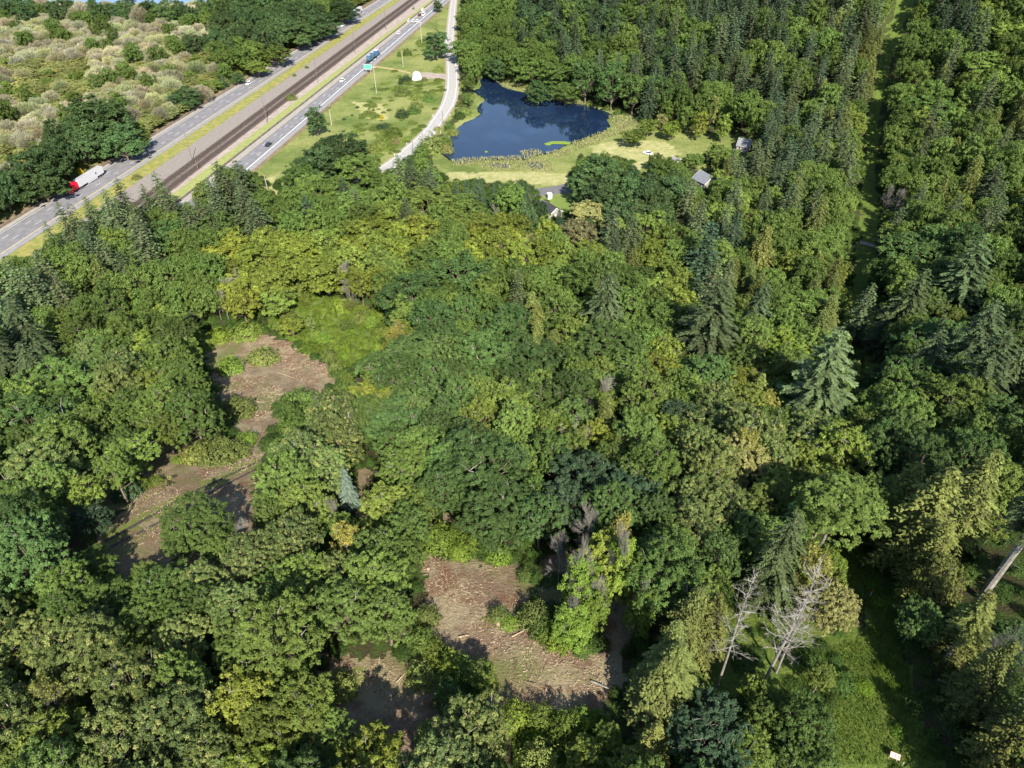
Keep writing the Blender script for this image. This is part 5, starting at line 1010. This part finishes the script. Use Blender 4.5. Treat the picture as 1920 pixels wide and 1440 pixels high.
def trailer(e, y1, L_, side=(.50, .50, .53), z=1.15):
    m = paint('trailer_white', side); b = MB(); b.box(-1.28, 1.28, y1 - L_, y1, z, 4.05); t = b.build('trailer', m, e)
    b = MB(); b.box(-1.2, 1.2, y1 - L_ + .1, y1 - .1, 4.052, 4.09); b.build('trailer_roof', mottled('trailer_roof', (.27, .27, .30), (.34, .34, .37), .4), t)
    b = MB(); b.box(1.285, 1.30, y1 - L_ * .72, y1 - L_ * .68, 2.3, 3.2); b.box(-1.30, -1.285, y1 - L_ * .72, y1 - L_ * .68, 2.3, 3.2); b.build('side_mark', M_TYRE, t)
    b = MB(); b.box(-1.22, -1.15, y1 - L_ * .72, y1 - L_ * .32, .45, z); b.box(1.15, 1.22, y1 - L_ * .72, y1 - L_ * .32, .45, z); b.build('side_skirt', m, t)
    for x in (-1.0, 1.0):
        for y in (y1 - L_ + 1.5, y1 - L_ + 2.9): wheel(e, x, y, .5, .35)
e = base(158, 349, 'semi_truck', 'red semi truck with long white box trailer on the westbound highway', 'truck', False); cabunit(e, (.55, .01, .03), 7.6); trailer(e, 3.6, 16)
e = base(667, 29, 'semi_truck', 'blue semi truck with white box trailer on the far westbound highway', 'truck', False); cabunit(e, (.03, .10, .50), 6); trailer(e, 2.2, 13)
e = base(702, 110, 'semi_truck', 'blue cab towing two more blue cabs piggyback on the eastbound highway', 'truck', True); cabunit(e, (.05, .10, .20), 6.5); b = MB(); b.box(-1.1, 1.1, 2.8, 6.2, 3.95, 4.2); b.build('roof_fairing', paint('fairing', (.5, .52, .55)), e)
for k, y0 in enumerate((-.2, -6.6)): cabunit(e, (.05, .11, .18), y0, .55, True); b = MB(); b.box(-1.1, 1.1, y0 - 3.4, y0 - 1.9, 4.5, 4.65); b.build('roof_fairing', paint('fairing', (.3, .36, .40)), e)

# ------------------------------------------------------------------ buildings
def gable(name, A_, B_, W_, wall, rise, label, cat, rc, wc, trim=(.75, .74, .72), over=.35, door=True, flip=False):
    a, c = at(A_[0], A_[1], wall + rise), at(B_[0], B_[1], wall + rise); md = (a + c) / 2; d = Vector((c.x - a.x, c.y - a.y, 0)); Ln = d.length; e = empty(name, (md.x, md.y, float(terr(md.x, md.y))), math.atan2(d.y, d.x)); tag(e, label, cat)
    h = Ln / 2 - over; w = W_ / 2; mw = mottled('siding', wc, tuple(x * .85 for x in wc), 1.5); mr = mottled('roofing', tuple(x * .75 for x in rc), rc, 1.2, .9, .1); mt = mat('trim', trim)
    b = MB(); b.box(-h, h, -w, w, -.5, wall)
    for x in (-h, h): b.v += [(x, -w, wall), (x, w, wall), (x, 0, wall + rise - .05)]; n = len(b.v); b.f.append((n - 3, n - 2, n - 1)); b.mi.append(0)
    b.build('wall', mw, e); rf = MB(); k = w + over; zz = wall - over * rise / w; H_ = Ln / 2
    for s in (-1, 1):
        rf.v += [(-H_, 0, wall + rise), (H_, 0, wall + rise), (H_, s * k, zz), (-H_, s * k, zz), (-H_, 0, wall + rise + .12), (H_, 0, wall + rise + .12), (H_, s * k, zz + .12), (-H_, s * k, zz + .12)]; n = len(rf.v) - 8
        for f in ((0, 1, 2, 3), (4, 7, 6, 5), (2, 6, 7, 3), (0, 4, 5, 1), (1, 5, 6, 2), (0, 3, 7, 4)): rf.f.append(tuple(n + i for i in f)); rf.mi.append(0)
    r = rf.build('roof', mr, e)
    for x in (-H_ - .03, H_ + .03):
        b = MB()
        for s in (-1, 1): b.v += [(x, 0, wall + rise - .12), (x, 0, wall + rise + .16), (x, s * k, zz + .16), (x, s * k, zz - .12)]; n = len(b.v); b.f.append((n - 4, n - 3, n - 2, n - 1)); b.mi.append(0)
        b.build('bargeboard', mt, r)
    for x in (-h * .5, h * .4):
        for s in (-1, 1):
            b = MB(); y = s * (w + .03); b.box(x - .55, x + .55, min(y, s * w), max(y, s * w), 1.1, 2.2); wo = b.build('window', mt, e); b = MB(); y2 = y + s * .02; b.box(x - .45, x + .45, min(y, y2) + .001, max(y, y2) + .001, 1.2, 2.1); b.build('pane', M_GLASS, wo)
    if door: b = MB(); b.box(h + .002, h + .05, -.5, .5, 0, 2.05); b.build('door', mt, e); b = MB(); b.box(-h - .05, -h - .002, -.5, .5, 0, 2.05); b.build('door', mt, e)
    return e
gable('cabin', (1016, 375), (1043, 391), 7.0, 2.7, 2.2, 'small cabin with dark shingled roof and white trim beside the lawn', 'cabin', (.05, .05, .065), (.30, .29, .28))
gable('house', (1312, 319), (1338, 331), 9.0, 3.0, 2.4, 'house with pale grey metal roof half hidden behind trees', 'house', (.17, .18, .21), (.26, .24, .22))
gable('house', (1385, 258), (1411, 262), 8.0, 2.6, 2.4, 'house with grey roof beyond the hay meadow under dark woods', 'house', (.20, .205, .22), (.26, .24, .21))
gable('outbuilding', (970, 478), (1002, 486), 6.0, 2.6, 1.6, 'long blue-grey roof peeping through the canopy below the cabin', 'outbuilding', (.16, .20, .27), (.35, .33, .3), door=False)
gable('garden_shed', (861, 394), (880, 391), 3.6, 2.3, 1.0, 'small orange wooden shed with dark roof among conifers', 'shed', (.06, .07, .09), (.55, .20, .05), (.4, .18, .06))
gable('outbuilding', (1262, 293), (1276, 298), 5.0, 2.5, 1.3, 'pale roofed outbuilding between trees near the hay meadow', 'outbuilding', (.24, .23, .23), (.28, .25, .22), door=False)
e = empty('storage_shed', at(1030, 372)); e.rotation_euler[2] = .3; tag(e, 'small white storage shed on the lawn between driveway and cabin', 'shed'); b = MB(); b.box(-.95, .95, -.8, .8, 0, 2.2); b.build('wall', m_white, e); b = MB(); b.box(-1.05, 1.05, -.9, .9, 2.2, 2.35, 0, (.95, .95)); b.build('roof', mat('shed_roof', (.6, .6, .6)), e); b = MB(); b.box(-.952 - .02, -.952, -.5, .4, .1, 1.9); b.build('door', M_TYRE, e)
e = empty('arched_shelter', at(782, 148)); e.rotation_euler[2] = .15; tag(e, 'white rounded fabric shelter on the gravel spur by the side road', 'shelter')
b = MB(); n = 12; rr = 3.1; hh = 3.6
for k in range(n):
    a, c = math.pi * k / n, math.pi * (k + 1) / n; x, z, x2, z2 = -math.cos(a) * rr, math.sin(a) * hh, -math.cos(c) * rr, math.sin(c) * hh; b.quad((x, -3.4, z), (x2, -3.4, z2), (x2, 3.4, z2), (x, 3.4, z))
b.build('canopy', mat('white_fabric', (.5, .5, .5), .6), e)
for y in (-3.4, 3.4):
    b = MB(); b.v += [(-math.cos(math.pi * k / n) * rr * .995, y * .995, math.sin(math.pi * k / n) * hh * .995) for k in range(n + 1)]; b.f.append(tuple(range(n + 1))); b.mi.append(0); b.build('end_wall', mat('end_fabric', (.7, .7, .7)), e)
e = empty('parked_car', at(1214, 289)); e.rotation_euler[2] = 1.1; tag(e, 'pale blue-white parked car at the edge of the hay meadow', 'car'); b = MB(); b.box(-.9, .9, -2.2, 2.2, .3, .9, 0, (.95, .96)); b.build('body', paint('pale_paint', (.6, .65, .72)), e); b = MB(); b.box(-.85, .85, -1.5, 1.0, .9, 1.45, 0, (.8, .75)); b.build('windows', M_GLASS, e); b = MB(); b.box(-.68, .68, -1.15, .65, 1.451, 1.5); b.build('roof', paint('pale_paint', (.6, .65, .72)), e)
for x in (-.8, .8):
    for y in (-1.4, 1.4): wheel(e, x, y)
for px, py in sorted([(826, 250), (844, 218), (851, 200), (835, 235), (815, 252), (826, 205), (841, 168), (812, 219), (763, 272), (740, 292)]):
    e = empty('roadside_marker', at(px, py)); b = MB(); b.tube([(0, 0, 0), (0, 0, 1.2)], [.12, .12], 6); b.build('post', m_white, e); _k = globals().get('_k', -1) + 1; tag(e, 'small white post on the side road curve, ' + (ORD[_k] if _k < 9 else 'rightmost'), 'post', 'white posts along the side road')
